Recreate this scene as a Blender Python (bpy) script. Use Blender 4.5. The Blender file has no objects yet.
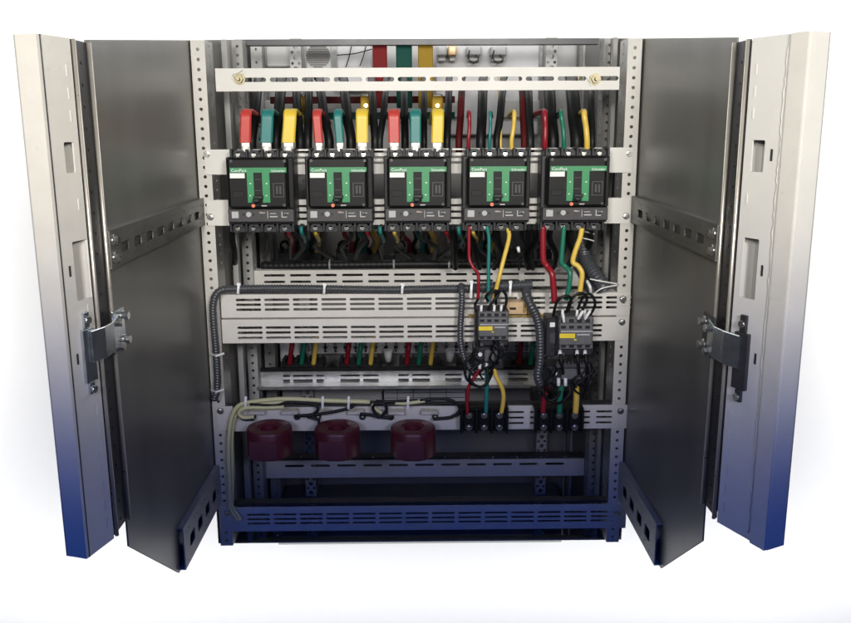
import bpy, math, random
from mathutils import Vector, Matrix
random.seed(7)
SC = bpy.context.scene
COL = SC.collection

# ------------------------------------------------------------------ camera (solved from the photo's vanishing points)
FPX, CX, CY = 815.0, 425.5, 291.5
def _kv(x, y): return Vector(((x-CX)/FPX, (y-CY)/FPX, 1.0))
FWD = _kv(417, 123).normalized()
DWN = _kv(444, 4240).normalized()
DWN = (DWN - FWD*DWN.dot(FWD)).normalized()
RGT = DWN.cross(FWD).normalized()
CAMZ = 1.5
cam = bpy.data.objects.new('camera', bpy.data.cameras.new('camera'))
COL.objects.link(cam)
cam.data.sensor_width = 36.0
cam.data.lens = 36.0*FPX/851.0
cam.data.shift_y = -20.0/851.0
cam.data.clip_start = 0.02; cam.data.clip_end = 100
def _w(i): return Vector((RGT[i], FWD[i], -DWN[i]))     # world components of the camera's image axis i
cx_, cy_, cz_ = _w(0), -_w(1), -_w(2)
cam.matrix_world = Matrix(((cx_.x, cy_.x, cz_.x, 0), (cx_.y, cy_.y, cz_.y, 0), (cx_.z, cy_.z, cz_.z, CAMZ), (0, 0, 0, 1)))
SC.camera = cam

# ------------------------------------------------------------------ world, lamps, exposure
W = bpy.data.worlds.new('World'); SC.world = W; W.use_nodes = True
W.node_tree.nodes['Background'].inputs[0].default_value = (0.95, 0.97, 1.0, 1)
W.node_tree.nodes['Background'].inputs[1].default_value = 0.022
SC.view_settings.view_transform = 'Standard'
SC.view_settings.look = 'None'
SC.view_settings.exposure = 0.0
def spot(name, loc, az, el, power, color, size, blend, radius):
    l = bpy.data.lights.new(name, 'SPOT'); l.energy = power; l.color = color
    l.spot_size = math.radians(size); l.spot_blend = blend; l.shadow_soft_size = radius
    o = bpy.data.objects.new(name, l); COL.objects.link(o)
    o.location = loc
    a, e = math.radians(az), math.radians(el)
    d = Vector((math.sin(a)*math.cos(e), math.cos(a)*math.cos(e), math.sin(e)))
    o.rotation_euler = d.to_track_quat('-Z', 'Y').to_euler()
    return o
def area(name, loc, target, sx, sy, power, color, spread=180):
    l = bpy.data.lights.new(name, 'AREA'); l.shape = 'RECTANGLE'; l.size = sx; l.size_y = sy
    l.energy = power; l.color = color; l.spread = math.radians(spread)
    o = bpy.data.objects.new(name, l); COL.objects.link(o)
    o.location = loc
    o.rotation_euler = (Vector(target)-Vector(loc)).to_track_quat('-Z', 'Y').to_euler()
    return o
WARM = (1.0, 0.965, 0.90)
spot('key_lamp', (-0.30, -0.5, CAMZ+0.33), 4, 59.0, 96, WARM, 172, 0.19, 0.18)
spot('key_lamp', (0.38, -0.47, CAMZ+0.31), -5, 59.0, 96, WARM, 172, 0.19, 0.14)
spot('blue_fade_fill', (-0.40, 0.0, CAMZ+0.05), 0, -88, 11.5, (0.004, 0.135, 1.0), 160, 0.35, 0.15)  # added unseen blue spots, only to fade the lower cabinet to navy
spot('blue_fade_fill', (0.40, 0.0, CAMZ+0.05), 0, -88, 11.5, (0.004, 0.135, 1.0), 160, 0.35, 0.15)
area('backdrop_fill', (0, 1.3, CAMZ+0.75), (0, 2.15, CAMZ+0.72), 3.6, 0.2, 26, (1, 1, 1), 105)  # added unseen area lights that keep the wall around the cabinet white
area('backdrop_fill', (0, 1.75, CAMZ-1.42), (0, 2.15, CAMZ-1.18), 2.4, 0.1, 5.6, (1, 1, 1), 150)
area('backdrop_fill', (-1.7, 1.70, CAMZ-0.5), (-1.1, 2.15, CAMZ-0.5), 0.2, 2.2, 11, (1, 1, 1), 150)
area('backdrop_fill', (1.7, 1.70, CAMZ-0.5), (1.1, 2.15, CAMZ-0.5), 0.2, 2.2, 11, (1, 1, 1), 150)

# ------------------------------------------------------------------ pixel <-> place (the photo is 851 x 623)
def ray(px, py):
    k = _kv(px, py)
    return Vector((k.dot(RGT), k.dot(FWD), -k.dot(DWN)))
def P(px, py, Y):
    r = ray(px, py)
    r = r*(Y/r.y)
    return Vector((r.x, r.y, r.z+CAMZ))
def X(px, py, Y): return P(px, py, Y).x
def Z(px, py, Y): return P(px, py, Y).z
def YatX(px, py, x):                       # depth where a pixel's ray meets the plane X = x
    r = ray(px, py); return r.y*x/r.x
def hit(px, py, A, B):                     # ray against the vertical plane through A and B (seen from above)
    n = Vector((B[1]-A[1], A[0]-B[0], 0)); r = ray(px, py)
    t = (n.x*A[0]+n.y*A[1])/(n.x*r.x+n.y*r.y)
    return Vector((r.x*t, r.y*t, r.z*t+CAMZ))
F = 1.5
U = (X(426, 190, F)-X(425, 190, F))        # metres per photo pixel on the front plane

# ------------------------------------------------------------------ materials
MATS = {}
def mat(name, col, rough=0.5, metal=0.0, var=0.08, scale=30.0, bump=0.0, spec=0.5, coat=0.0, stretch=None, rvar=0.12, wear=None):
    m = bpy.data.materials.new(name); m.use_nodes = True
    nt = m.node_tree; b = nt.nodes['Principled BSDF']
    b.inputs['Metallic'].default_value = metal
    b.inputs['Specular IOR Level'].default_value = spec
    b.inputs['Coat Weight'].default_value = coat
    tc = nt.nodes.new('ShaderNodeTexCoord'); mp = nt.nodes.new('ShaderNodeMapping')
    nt.links.new(tc.outputs['Object'], mp.inputs['Vector'])
    if stretch: mp.inputs['Scale'].default_value = stretch
    n = nt.nodes.new('ShaderNodeTexNoise'); n.inputs['Scale'].default_value = scale
    n.inputs['Detail'].default_value = 6; n.inputs['Roughness'].default_value = 0.65
    nt.links.new(mp.outputs['Vector'], n.inputs['Vector'])
    cr = nt.nodes.new('ShaderNodeValToRGB')
    lo = [max(0, c*(1-var)) for c in col]; hi = [min(1, c*(1+var)) for c in col]
    cr.color_ramp.elements[0].position = 0.3; cr.color_ramp.elements[1].position = 0.7
    cr.color_ramp.elements[0].color = (*lo, 1); cr.color_ramp.elements[1].color = (*hi, 1)
    nt.links.new(n.outputs['Fac'], cr.inputs['Fac'])
    out = cr.outputs['Color']
    if wear:                                # small scuffs and dust specks
        n2 = nt.nodes.new('ShaderNodeTexNoise'); n2.inputs['Scale'].default_value = wear[0]
        n2.inputs['Detail'].default_value = 8; n2.inputs['Roughness'].default_value = 0.8
        nt.links.new(tc.outputs['Object'], n2.inputs['Vector'])
        r2 = nt.nodes.new('ShaderNodeValToRGB')
        r2.color_ramp.elements[0].position = 0.60; r2.color_ramp.elements[1].position = 0.72
        nt.links.new(n2.outputs['Fac'], r2.inputs['Fac'])
        mx = nt.nodes.new('ShaderNodeMix'); mx.data_type = 'RGBA'
        ml = nt.nodes.new('ShaderNodeMath'); ml.operation = 'MULTIPLY'; ml.inputs[1].default_value = wear[2]
        nt.links.new(r2.outputs['Color'], ml.inputs[0])
        nt.links.new(ml.outputs[0], mx.inputs['Factor'])
        nt.links.new(out, mx.inputs['A']); mx.inputs['B'].default_value = (*wear[1], 1)
        out = mx.outputs['Result']
    nt.links.new(out, b.inputs['Base Color'])
    mr = nt.nodes.new('ShaderNodeMapRange')
    mr.inputs['To Min'].default_value = max(0.03, rough-rvar); mr.inputs['To Max'].default_value = min(1, rough+rvar)
    nt.links.new(n.outputs['Fac'], mr.inputs['Value']); nt.links.new(mr.outputs[0], b.inputs['Roughness'])
    if bump:
        bp = nt.nodes.new('ShaderNodeBump'); bp.inputs['Strength'].default_value = bump; bp.inputs['Distance'].default_value = 0.002
        nt.links.new(n.outputs['Fac'], bp.inputs['Height']); nt.links.new(bp.outputs[0], b.inputs['Normal'])
    MATS[name] = m
    return m
mat('paint_cream', (0.61, 0.59, 0.55), 0.42, 0.0, 0.05, 18, 0.04, wear=(60, (0.35, 0.33, 0.29), 0.5))
mat('paint_white', (0.64, 0.63, 0.60), 0.40, 0.0, 0.04, 18, 0.04, wear=(50, (0.45, 0.42, 0.37), 0.3))
mat('paint_post', (0.57, 0.555, 0.52), 0.42, 0.0, 0.06, 22, 0.04, wear=(70, (0.3, 0.28, 0.25), 0.55))
mat('paint_grey', (0.36, 0.36, 0.35), 0.5, 0.0, 0.08, 12, 0.05, wear=(40, (0.2, 0.2, 0.2), 0.4))
mat('galvanised', (0.50, 0.50, 0.48), 0.38, 0.85, 0.18, 45, 0.05)
mat('side_sheet', (0.19, 0.188, 0.18), 0.36, 0.35, 0.16, 3.0, 0.02, stretch=(1, 3.2, 0.55), rvar=0.10, wear=(35, (0.33, 0.33, 0.31), 0.15))
mat('rail_dark', (0.20, 0.20, 0.195), 0.42, 0.7, 0.12, 20, 0.03)
mat('rear_sheet', (0.27, 0.27, 0.27), 0.5, 0.2, 0.12, 6)
mat('dark_steel', (0.06, 0.06, 0.065), 0.4, 0.5, 0.2, 30)
mat('lip_steel', (0.62, 0.58, 0.52), 0.3, 0.6, 0.1, 20)
mat('zinc', (0.55, 0.60, 0.64), 0.24, 0.95, 0.15, 60, 0.04)
mat('screw_zinc', (0.70, 0.70, 0.68), 0.22, 0.95, 0.15, 200)
mat('brass_zinc', (0.30, 0.27, 0.18), 0.45, 0.7, 0.15, 200)
mat('brass', (0.72, 0.52, 0.20), 0.3, 0.9, 0.12, 90)
mat('tinned', (0.76, 0.73, 0.68), 0.36, 0.55, 0.1, 120)
mat('copper_tone', (0.66, 0.47, 0.27), 0.4, 0.35, 0.08, 90)
mat('black_plastic', (0.007, 0.0075, 0.008), 0.46, 0.0, 0.2, 120, 0.06, spec=0.22, wear=(90, (0.05, 0.05, 0.05), 0.25))
mat('black_matte', (0.012, 0.012, 0.014), 0.6, 0.0, 0.3, 80, spec=0.3)
mat('char_plastic', (0.022, 0.023, 0.027), 0.45, 0.0, 0.15, 120, 0.06, spec=0.35, wear=(90, (0.09, 0.09, 0.09), 0.25))
mat('grey_plastic', (0.055, 0.054, 0.058), 0.45, 0.0, 0.12, 120, 0.05, spec=0.35)
mat('contactor_grey', (0.11, 0.11, 0.115), 0.5, 0.0, 0.12, 120, 0.05)
mat('mark_grey', (0.42, 0.42, 0.43), 0.5)
mat('green_plastic', (0.022, 0.245, 0.088), 0.42, 0.0, 0.06, 60)
mat('white_plastic', (0.80, 0.80, 0.80), 0.4, 0.0, 0.03)
mat('label_paper', (0.83, 0.83, 0.82), 0.6, 0.0, 0.02)
mat('orange_plastic', (0.75, 0.20, 0.10), 0.4)
mat('yellow_label', (0.80, 0.62, 0.04), 0.45, 0.0, 0.08)
mat('sleeve_red', (0.52, 0.05, 0.04), 0.42, 0.0, 0.08, 60, 0.1)
mat('sleeve_green', (0.018, 0.19, 0.18), 0.42, 0.0, 0.08, 60, 0.1)
mat('sleeve_yellow', (0.78, 0.56, 0.05), 0.42, 0.0, 0.06, 60, 0.1)
mat('wire_red', (0.25, 0.010, 0.020), 0.38, 0.0, 0.08)
mat('wire_green', (0.012, 0.16, 0.10), 0.38, 0.0, 0.08)
mat('wire_teal', (0.015, 0.18, 0.17), 0.38, 0.0, 0.08)
mat('wire_yellow', (0.72, 0.50, 0.09), 0.38, 0.0, 0.08)
mat('wire_cream', (0.60, 0.58, 0.32), 0.42, 0.0, 0.06)
mat('wire_black', (0.007, 0.008, 0.009), 0.5, 0.0, 0.2, spec=0.3)
mat('bar_red', (0.21, 0.014, 0.016), 0.6, 0.0, 0.08, spec=0.15)
mat('bar_green', (0.006, 0.075, 0.06), 0.6, 0.0, 0.08, spec=0.15)
mat('bar_yellow', (0.38, 0.24, 0.025), 0.6, 0.0, 0.08, spec=0.15)
mat('bar_dark_red', (0.07, 0.006, 0.007), 0.6, 0.0, 0.08, spec=0.15)
mat('conduit', (0.050, 0.054, 0.062), 0.38, 0.0, 0.1, 90, spec=0.6)
mat('clear_tape', (0.25, 0.26, 0.26), 0.25, 0.0, 0.2, 90)
mat('ct_red', (0.095, 0.011, 0.022), 0.45, 0.0, 0.08, 40, 0.03)
mat('ct_face', (0.10, 0.022, 0.036), 0.5, 0.0, 0.1, 40, 0.08)
mat('floor_grey', (0.10, 0.10, 0.10), 0.8, 0.0, 0.1)
mat('backdrop_white', (0.86, 0.86, 0.86), 0.9, 0.0, 0.01)

# ------------------------------------------------------------------ mesh builder
def link(o, parent=None):
    COL.objects.link(o)
    if parent is not None: o.parent = parent
    return o
def catmull(pts, n=8):
    pts = [Vector(p) for p in pts]
    if len(pts) < 3: return pts
    q = [pts[0]*2-pts[1]]+pts+[pts[-1]*2-pts[-2]]
    out = []
    for i in range(1, len(q)-2):
        p0, p1, p2, p3 = q[i-1], q[i], q[i+1], q[i+2]
        for k in range(n):
            t = k/n
            out.append(0.5*((2*p1)+(p2-p0)*t+(2*p0-5*p1+4*p2-p3)*t*t+(3*p1-p0-3*p2+p3)*t*t*t))
    out.append(pts[-1])
    return out
class MB:
    def __init__(s): s.v = []; s.f = []; s.sm = []
    def add(s, vs, fs, smooth=False):
        o = len(s.v); s.v += [Vector(v) for v in vs]
        s.f += [[i+o for i in f] for f in fs]; s.sm += [smooth]*len(fs)
    def box(s, x0, x1, y0, y1, z0, z1, ch=0.0):
        if x0 > x1: x0, x1 = x1, x0
        if y0 > y1: y0, y1 = y1, y0
        if z0 > z1: z0, z1 = z1, z0
        if ch > 0:                             # front (low y) edges chamfered
            c = min(ch, (x1-x0)/2.2, (z1-z0)/2.2, (y1-y0)/1.2)
            r = [(x0+c, z0), (x1-c, z0), (x1, z0+c), (x1, z1-c), (x1-c, z1), (x0+c, z1), (x0, z1-c), (x0, z0+c)]
            i_ = [(x0+c, z0+c), (x1-c, z0+c), (x1-c, z0+c), (x1-c, z1-c), (x1-c, z1-c), (x0+c, z1-c), (x0+c, z1-c), (x0+c, z0+c)]
            vs = [(a, y1, b) for a, b in r]+[(a, y0+c, b) for a, b in r]
            vs += [(x0+c, y0, z0+c), (x1-c, y0, z0+c), (x1-c, y0, z1-c), (x0+c, y0, z1-c)]
            fs = [[7, 6, 5, 4, 3, 2, 1, 0]]+[[k, (k+1) % 8, 8+(k+1) % 8, 8+k] for k in range(8)]
            fs += [[16, 17, 18, 19], [8, 9, 17, 16], [9, 10, 17], [10, 11, 18, 17], [11, 12, 18], [12, 13, 19, 18], [13, 14, 19], [14, 15, 16, 19], [15, 8, 16]]
            s.add(vs, fs); return s
        vs = [(x0, y0, z0), (x1, y0, z0), (x1, y1, z0), (x0, y1, z0), (x0, y0, z1), (x1, y0, z1), (x1, y1, z1), (x0, y1, z1)]
        s.add(vs, [[0, 3, 2, 1], [4, 5, 6, 7], [0, 1, 5, 4], [1, 2, 6, 5], [2, 3, 7, 6], [3, 0, 4, 7]])
        return s
    def obox(s, o, u, v, n, a0, a1, b0, b1, c0, c1):
        o = Vector(o); vs = [o+u*a+v*b+n*c for c in (c0, c1) for (a, b) in ((a0, b0), (a1, b0), (a1, b1), (a0, b1))]
        s.add(vs, [[0, 3, 2, 1], [4, 5, 6, 7], [0, 1, 5, 4], [1, 2, 6, 5], [2, 3, 7, 6], [3, 0, 4, 7]])
        return s
    def pbox(s, x0, x1, y0, y1, Y0, Y1, ch=0.0):      # image-measured box whose front face stands at depth Y0
        xm, ym = (x0+x1)/2, (y0+y1)/2
        return s.box(X(x0, ym, Y0), X(x1, ym, Y0), Y0, Y1, Z(xm, y1, Y0), Z(xm, y0, Y0), ch)
    def cyl(s, c, axis, r, h, n=16, r2=None, hole=0.0, smooth=True):
        c = Vector(c); a = Vector(axis).normalized()
        t = Vector((0, 0, 1)) if abs(a.z) < 0.9 else Vector((1, 0, 0))
        u = a.cross(t).normalized(); w = a.cross(u)
        r2 = r if r2 is None else r2
        ring = lambda rr, hh: [c+a*hh+(u*math.cos(2*math.pi*k/n)+w*math.sin(2*math.pi*k/n))*rr for k in range(n)]
        R0, R1 = ring(r, 0), ring(r2, h)
        s.add(R0+R1, [[k, (k+1) % n, n+(k+1) % n, n+k] for k in range(n)], smooth and n > 8)
        if hole > 0:
            H0, H1 = ring(hole, 0), ring(hole, h)
            s.add(H0+H1, [[k, n+k, n+(k+1) % n, (k+1) % n] for k in range(n)], smooth)
            s.add(R1+H1, [[k, (k+1) % n, n+(k+1) % n, n+k] for k in range(n)])
            s.add(R0+H0, [[k, n+k, n+(k+1) % n, (k+1) % n] for k in range(n)])
        else:
            s.add(R0, [list(range(n))[::-1]]); s.add(R1, [list(range(n))])
        return s
    def tube(s, pts, r, n=8, smooth_n=8, rib=None, raw=False):
        pts = [Vector(p) for p in pts] if raw else catmull(pts, smooth_n)
        if rib:                                # resample evenly, alternating radius = corrugation
            pitch = rib[0]; L = [0]
            for a, b in zip(pts, pts[1:]): L.append(L[-1]+(b-a).length)
            m = max(4, int(L[-1]/(pitch/4))); q = []; j = 0
            for k in range(m+1):
                d = L[-1]*k/m
                while j < len(L)-2 and L[j+1] < d: j += 1
                t = (d-L[j])/max(1e-9, L[j+1]-L[j]); q.append(pts[j].lerp(pts[j+1], min(1, t)))
            pts = q
        N = len(pts); up = None; rings = []
        for i, p in enumerate(pts):
            d = (pts[min(N-1, i+1)]-pts[max(0, i-1)])
            d = d.normalized() if d.length > 1e-9 else Vector((0, 0, 1))
            if up is None:
                up = d.cross(Vector((0, 1, 0.13))).normalized()
                if up.length < .5: up = Vector((1, 0, 0))
            up = (up-d*up.dot(d)).normalized(); w = d.cross(up)
            rr = r
            if rib: rr = r*(1-rib[1] if (i % 4) in (0, 1) else 1.0)
            rings.append([p+(up*math.cos(2*math.pi*k/n)+w*math.sin(2*math.pi*k/n))*rr for k in range(n)])
        vs = [v for R in rings for v in R]
        fs = [[i*n+k, i*n+(k+1) % n, (i+1)*n+(k+1) % n, (i+1)*n+k] for i in range(N-1) for k in range(n)]
        s.add(vs, fs, True)
        s.add(rings[0], [list(range(n))[::-1]]); s.add(rings[-1], [list(range(n))])
        return s
    def strap(s, pts, u, w, t):                # flat bar: width w along u, thickness t, swept along pts
        pts = [Vector(p) for p in pts]; u = Vector(u).normalized(); N = len(pts); rings = []
        for i, p in enumerate(pts):
            d = (pts[min(N-1, i+1)]-pts[max(0, i-1)]).normalized(); n = d.cross(u).normalized()
            c = t*0.3
            rings.append([p+u*a+n*b for a, b in ((-w/2+c, -t/2), (w/2-c, -t/2), (w/2, -t/2+c), (w/2, t/2-c), (w/2-c, t/2), (-w/2+c, t/2), (-w/2, t/2-c), (-w/2, -t/2+c))])
        vs = [v for R in rings for v in R]
        s.add(vs, [[i*8+k, i*8+(k+1) % 8, (i+1)*8+(k+1) % 8, (i+1)*8+k] for i in range(N-1) for k in range(8)], False)
        s.add(rings[0], [list(range(8))[::-1]]); s.add(rings[-1], [list(range(8))])
        return s
    def plate(s, o, u, v, n, w, h, holes, t):
        """flat plate w x h from corner o along u, v; thickness t along n (away from the viewer); holes = (cu, cv, width, height, corner radius)."""
        o = Vector(o); u = Vector(u); v = Vector(v); n = Vector(n)
        rows = {}
        for hc in holes: rows.setdefault(round(hc[1], 6), []).append(hc)
        keys = sorted(rows)
        def rect(a0, a1, b0, b1):
            for c in (0, t):
                s.add([o+u*a0+v*b0+n*c, o+u*a1+v*b0+n*c, o+u*a1+v*b1+n*c, o+u*a0+v*b1+n*c], [[0, 1, 2, 3]])
        if not keys: rect(0, w, 0, h)
        b = [0]
        for k0, k1 in zip(keys, keys[1:]): b.append((k0+k1)/2)
        b.append(h)
        for i, kk in enumerate(keys):
            b0, b1 = b[i], b[i+1]; hs = sorted(rows[kk]); a = [0]
            for h0, h1 in zip(hs, hs[1:]): a.append((h0[0]+h0[2]/2+h1[0]-h1[2]/2)/2)
            a.append(w)
            for j, (cu, cv, hw, hh, cr) in enumerate(hs):
                a0, a1 = a[j], a[j+1]; cr = min(cr, hw/2, hh/2)
                inner, outer = [], []
                for qx, qy, an in ((1, 1, 0), (-1, 1, 90), (-1, -1, 180), (1, -1, 270)):
                    ccx, ccy = cu+qx*(hw/2-cr), cv+qy*(hh/2-cr)
                    for m in range(5):
                        th = math.radians(an+22.5*m); p = (ccx+cr*math.cos(th), ccy+cr*math.sin(th)); inner.append(p)
                        ex, ey = (a1 if qx > 0 else a0), (b1 if qy > 0 else b0)
                        side_first = (qx*qy > 0)
                        if m == 2: outer.append((ex, ey))
                        elif (m < 2) == side_first: outer.append((ex, p[1]))
                        else: outer.append((p[0], ey))
                N = len(inner)
                for c in (0, t):
                    vs = [o+u*x+v*y+n*c for x, y in inner]+[o+u*x+v*y+n*c for x, y in outer]
                    s.add(vs, [[k, N+k, N+(k+1) % N, (k+1) % N] for k in range(N)])
                vs = [o+u*x+v*y for x, y in inner]+[o+u*x+v*y+n*t for x, y in inner]
                s.add(vs, [[k, (k+1) % N, N+(k+1) % N, N+k] for k in range(N)])
        e = [(0, 0), (w, 0), (w, h), (0, h)]
        vs = [o+u*x+v*y for x, y in e]+[o+u*x+v*y+n*t for x, y in e]
        s.add(vs, [[k, (k+1) % 4, 4+(k+1) % 4, 4+k] for k in range(4)])
        return s
    def build(s, name, m, parent=None, at=None, bevel=0.0):
        me = bpy.data.meshes.new(name)
        off = parent['_o'] if parent is not None and '_o' in parent.keys() else (0, 0, 0)
        off = Vector(off)
        if parent is None and at is not None: off = Vector(at)
        me.from_pydata([v-off for v in s.v], [], s.f)
        me.polygons.foreach_set('use_smooth', s.sm)
        me.validate(); me.update()
        import bmesh as _b
        bm = _b.new(); bm.from_mesh(me); _b.ops.remove_doubles(bm, verts=bm.verts, dist=1e-6); _b.ops.recalc_face_normals(bm, faces=bm.faces); bm.to_mesh(me); bm.free()
        me.materials.append(MATS[m])
        o = bpy.data.objects.new(name, me); link(o, parent)
        if parent is None: o.location = off
        else: o['_o'] = tuple(off)
        if bevel:
            b = o.modifiers.new('bevel', 'BEVEL'); b.width = bevel; b.segments = 2; b.limit_method = 'ANGLE'
        return o
def tag(o, label, cat, group=None):
    o['label'] = label; o['category'] = cat
    if group: o['group'] = group
    return o
def thing(name, loc, label, cat, group=None):
    o = bpy.data.objects.new(name, None); COL.objects.link(o); o.location = loc; o['_o'] = tuple(loc)
    o.empty_display_size = 0.02
    return tag(o, label, cat, group)
def copy_tree(o, parent=None):
    c = o.copy(); COL.objects.link(c)
    if parent is not None: c.parent = parent
    for ch in list(o.children): copy_tree(ch, c)
    return c
EX, EY, EZ = Vector((1, 0, 0)), Vector((0, 1, 0)), Vector((0, 0, 1))
def text_mesh(name, txt, size, loc, m, parent):
    cu = bpy.data.curves.new(name, 'FONT'); cu.body = txt; cu.size = size; cu.extrude = 0.0001; cu.resolution_u = 2
    t = bpy.data.objects.new(name, cu); COL.objects.link(t)
    dg = bpy.context.evaluated_depsgraph_get(); me = bpy.data.meshes.new_from_object(t.evaluated_get(dg))
    bpy.data.objects.remove(t)
    me.materials.clear(); me.materials.append(MATS[m])
    off = Vector(parent['_o']); R = Matrix.Rotation(math.pi/2, 4, 'X')
    me.transform(Matrix.Translation(Vector(loc)-off) @ R)
    o = bpy.data.objects.new(name, me); link(o, parent); o['_o'] = tuple(off)
    return o
def screw(parent, c, r, name='screw', m='screw_zinc', depth=0.004, washer=True):
    b = MB()
    if washer: b.cyl((c[0], c[1], c[2]), -EY, r*1.45, 0.0012, 20)
    b.cyl((c[0], c[1]-(0.0012 if washer else 0), c[2]), -EY, r, depth, 6, r*0.95)
    b.cyl((c[0], c[1]-depth-0.0012, c[2]), -EY, r*0.45, 0.0008, 10)
    return b.build(name, m, parent)

# ------------------------------------------------------------------ backdrop
b = MB(); b.box(-6, 6, -4, 2.152, -0.05, 0.0)
o = b.build('floor', 'floor_grey'); o['kind'] = 'structure'
b = MB(); b.box(-6, 6, 2.153, 2.3, -0.05, 4.5)
o = b.build('back_wall', 'backdrop_white'); o['kind'] = 'structure'

# ------------------------------------------------------------------ cabinet planes
XL = X(202.5, 230, F); XR = X(633.0, 230, F)
YN_L = YatX(104, 230, XL); YN_R = YatX(722, 230, XR); YN = (YN_L+YN_R)/2
TOP = Z(417, 39, F); BOT = Z(417, 544, F)
YB = 2.12
DBOT = P(417, 538, 0.97).z; DTOP = P(417, 36, 0.97).z     # the doors are shorter than the cabinet
FOOT = 0.02

def holes_line(length, pitch, start, w, h, cr, along='v', cross=0.0):
    out = []; q = start
    while q+h/2 < length-0.003:
        out.append((cross, q, w, h, cr)); q += pitch
    return out

# side panels -------------------------------------------------------
for sgn, x, yn, lab in ((-1, XL, YN_L, 'tall grey sheet metal side wall left of the breakers'), (1, XR, YN_R, 'tall grey sheet metal side wall right of the breakers')):
    x1 = x+sgn*0.004
    zl, zr, ztr = Z(217, 502, F), Z(417, 541, YB+0.02), Z(417, 39, YB+0.03)
    prof = [(yn+0.004, Z(417, 545, yn)), (1.24, zl), (F+0.002, zl), (F+0.002, BOT+0.004), (YB+0.02, zr), (YB+0.02, ztr), (F+0.002, TOP), (yn+0.004, Z(417, 38, yn))]
    n = len(prof); b = MB()
    b.add([(xx, y, z) for xx in (x1, x1+sgn*0.0025) for y, z in prof], [list(range(n)), list(range(n, 2*n))[::-1]]+[[i, (i+1) % n, n+(i+1) % n, n+i] for i in range(n)])
    o = b.build('side_panel', 'side_sheet', at=(x1, (yn+YB)/2, BOT)); tag(o, lab, 'side panel', 'cabinet side walls')

# near posts (perforated dark channel with two pale lips) -----------
def near_post(sgn, x, yn, px_lip2, px_edge, lab):
    t = thing('corner_post', (x, yn, DBOT), lab, 'post', 'front corner posts of the cabinet')
    y1 = YatX(px_lip2, 230, x); y2 = YatX(px_edge, 230, x)
    nrm = EX*sgn
    h = DTOP-DBOT
    w = yn-y1
    hl = holes_line(h, 0.0255, 0.012, 0.0042, 0.0042, 0.0021, cross=w*0.5)
    b = MB(); b.plate((x+sgn*0.002, y1, DBOT), EY, EZ, nrm, w, h, hl, 0.002)
    b.box(x+sgn*0.012, x+sgn*0.013, y1, yn, DBOT, DTOP)
    b.build('channel', 'dark_steel', t)
    for yy in (yn, y1-0.001):
        b = MB(); b.tube([(x-sgn*0.001, yy, DBOT), (x-sgn*0.001, yy, DTOP)], 0.0026, 10)
        b.build('lip', 'lip_steel', t)
    b = MB(); b.box(x+sgn*0.014, x+sgn*0.03, y1, yn+0.003, DBOT, DTOP); b.build('channel_back', 'galvanised', t)
    return t
near_post(-1, XL, YN_L, 89.5, 80.5, 'perforated dark corner post between left door and left side wall')
near_post(1, XR, YN_R, 735, 744.5, 'perforated dark corner post between right door and right side wall')

# depth rails --------------------------------------------------------
def depth_rail(sgn, x, yn, zt, zb, lab, m, cell=0.052, ends=True, y0=None, group='depth rails on the side walls'):
    yy0, yy1 = (y0 or yn+0.001), F-0.001
    t = thing('depth_rail', (x, (yy0+yy1)/2, zb), lab, 'rail', group)
    h = zt-zb; L = yy1-yy0; holes = []
    n = int((L-0.03)/cell); st = (L-n*cell)/2+cell/2
    for k in range(n): holes.append((st+k*cell, h*0.45, cell*0.60, h*0.30, 0.004))
    for k in range(int(L/0.017)-1):
        if k % 3 != 2:
            holes.append((0.014+k*0.017, h*0.83, 0.0032, 0.0032, 0.0016)); holes.append((0.014+k*0.017, h*0.13, 0.0032, 0.0032, 0.0016))
    xi = x-sgn*0.006
    b = MB(); b.plate((xi, yy0, zb), EY, EZ, EX*sgn, L, h, holes, 0.002)
    b.box(xi, xi+sgn*0.012, yy0, yy1, zt, zt+0.002); b.box(xi, xi+sgn*0.012, yy0, yy1, zb-0.002, zb)
    b.build('slotted_web', m, t)
    if ends:
        for q in (0.25, 0.75):
            bb = MB(); bb.cyl((xi, yy0+0.012, zb+h*q), -EX*sgn, 0.0075, 0.0015, 18); bb.cyl((xi-sgn*0.0015, yy0+0.012, zb+h*q), -EX*sgn, 0.0055, 0.006, 6)
            bb.build('bolt', 'screw_zinc', t)
    return t
zt, zb = Z(202, 199, F), Z(202, 223.5, F)
depth_rail(-1, XL, YN_L, zt, zb, 'slotted grey depth rail halfway up the left side wall', 'rail_dark')
depth_rail(1, XR, YN_R, zt, zb, 'slotted grey depth rail halfway up the right side wall', 'rail_dark')
zt2, zb2 = Z(217, 466, F), Z(217, 500, F)
depth_rail(-1, XL, YN_L, zt2, zb2, 'slotted depth rail at the foot of the left side wall', 'paint_grey', ends=False, y0=1.245)
depth_rail(1, XR, YN_R, zt2, zb2, 'slotted depth rail at the foot of the right side wall', 'paint_grey', ends=False, y0=1.245)

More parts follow.
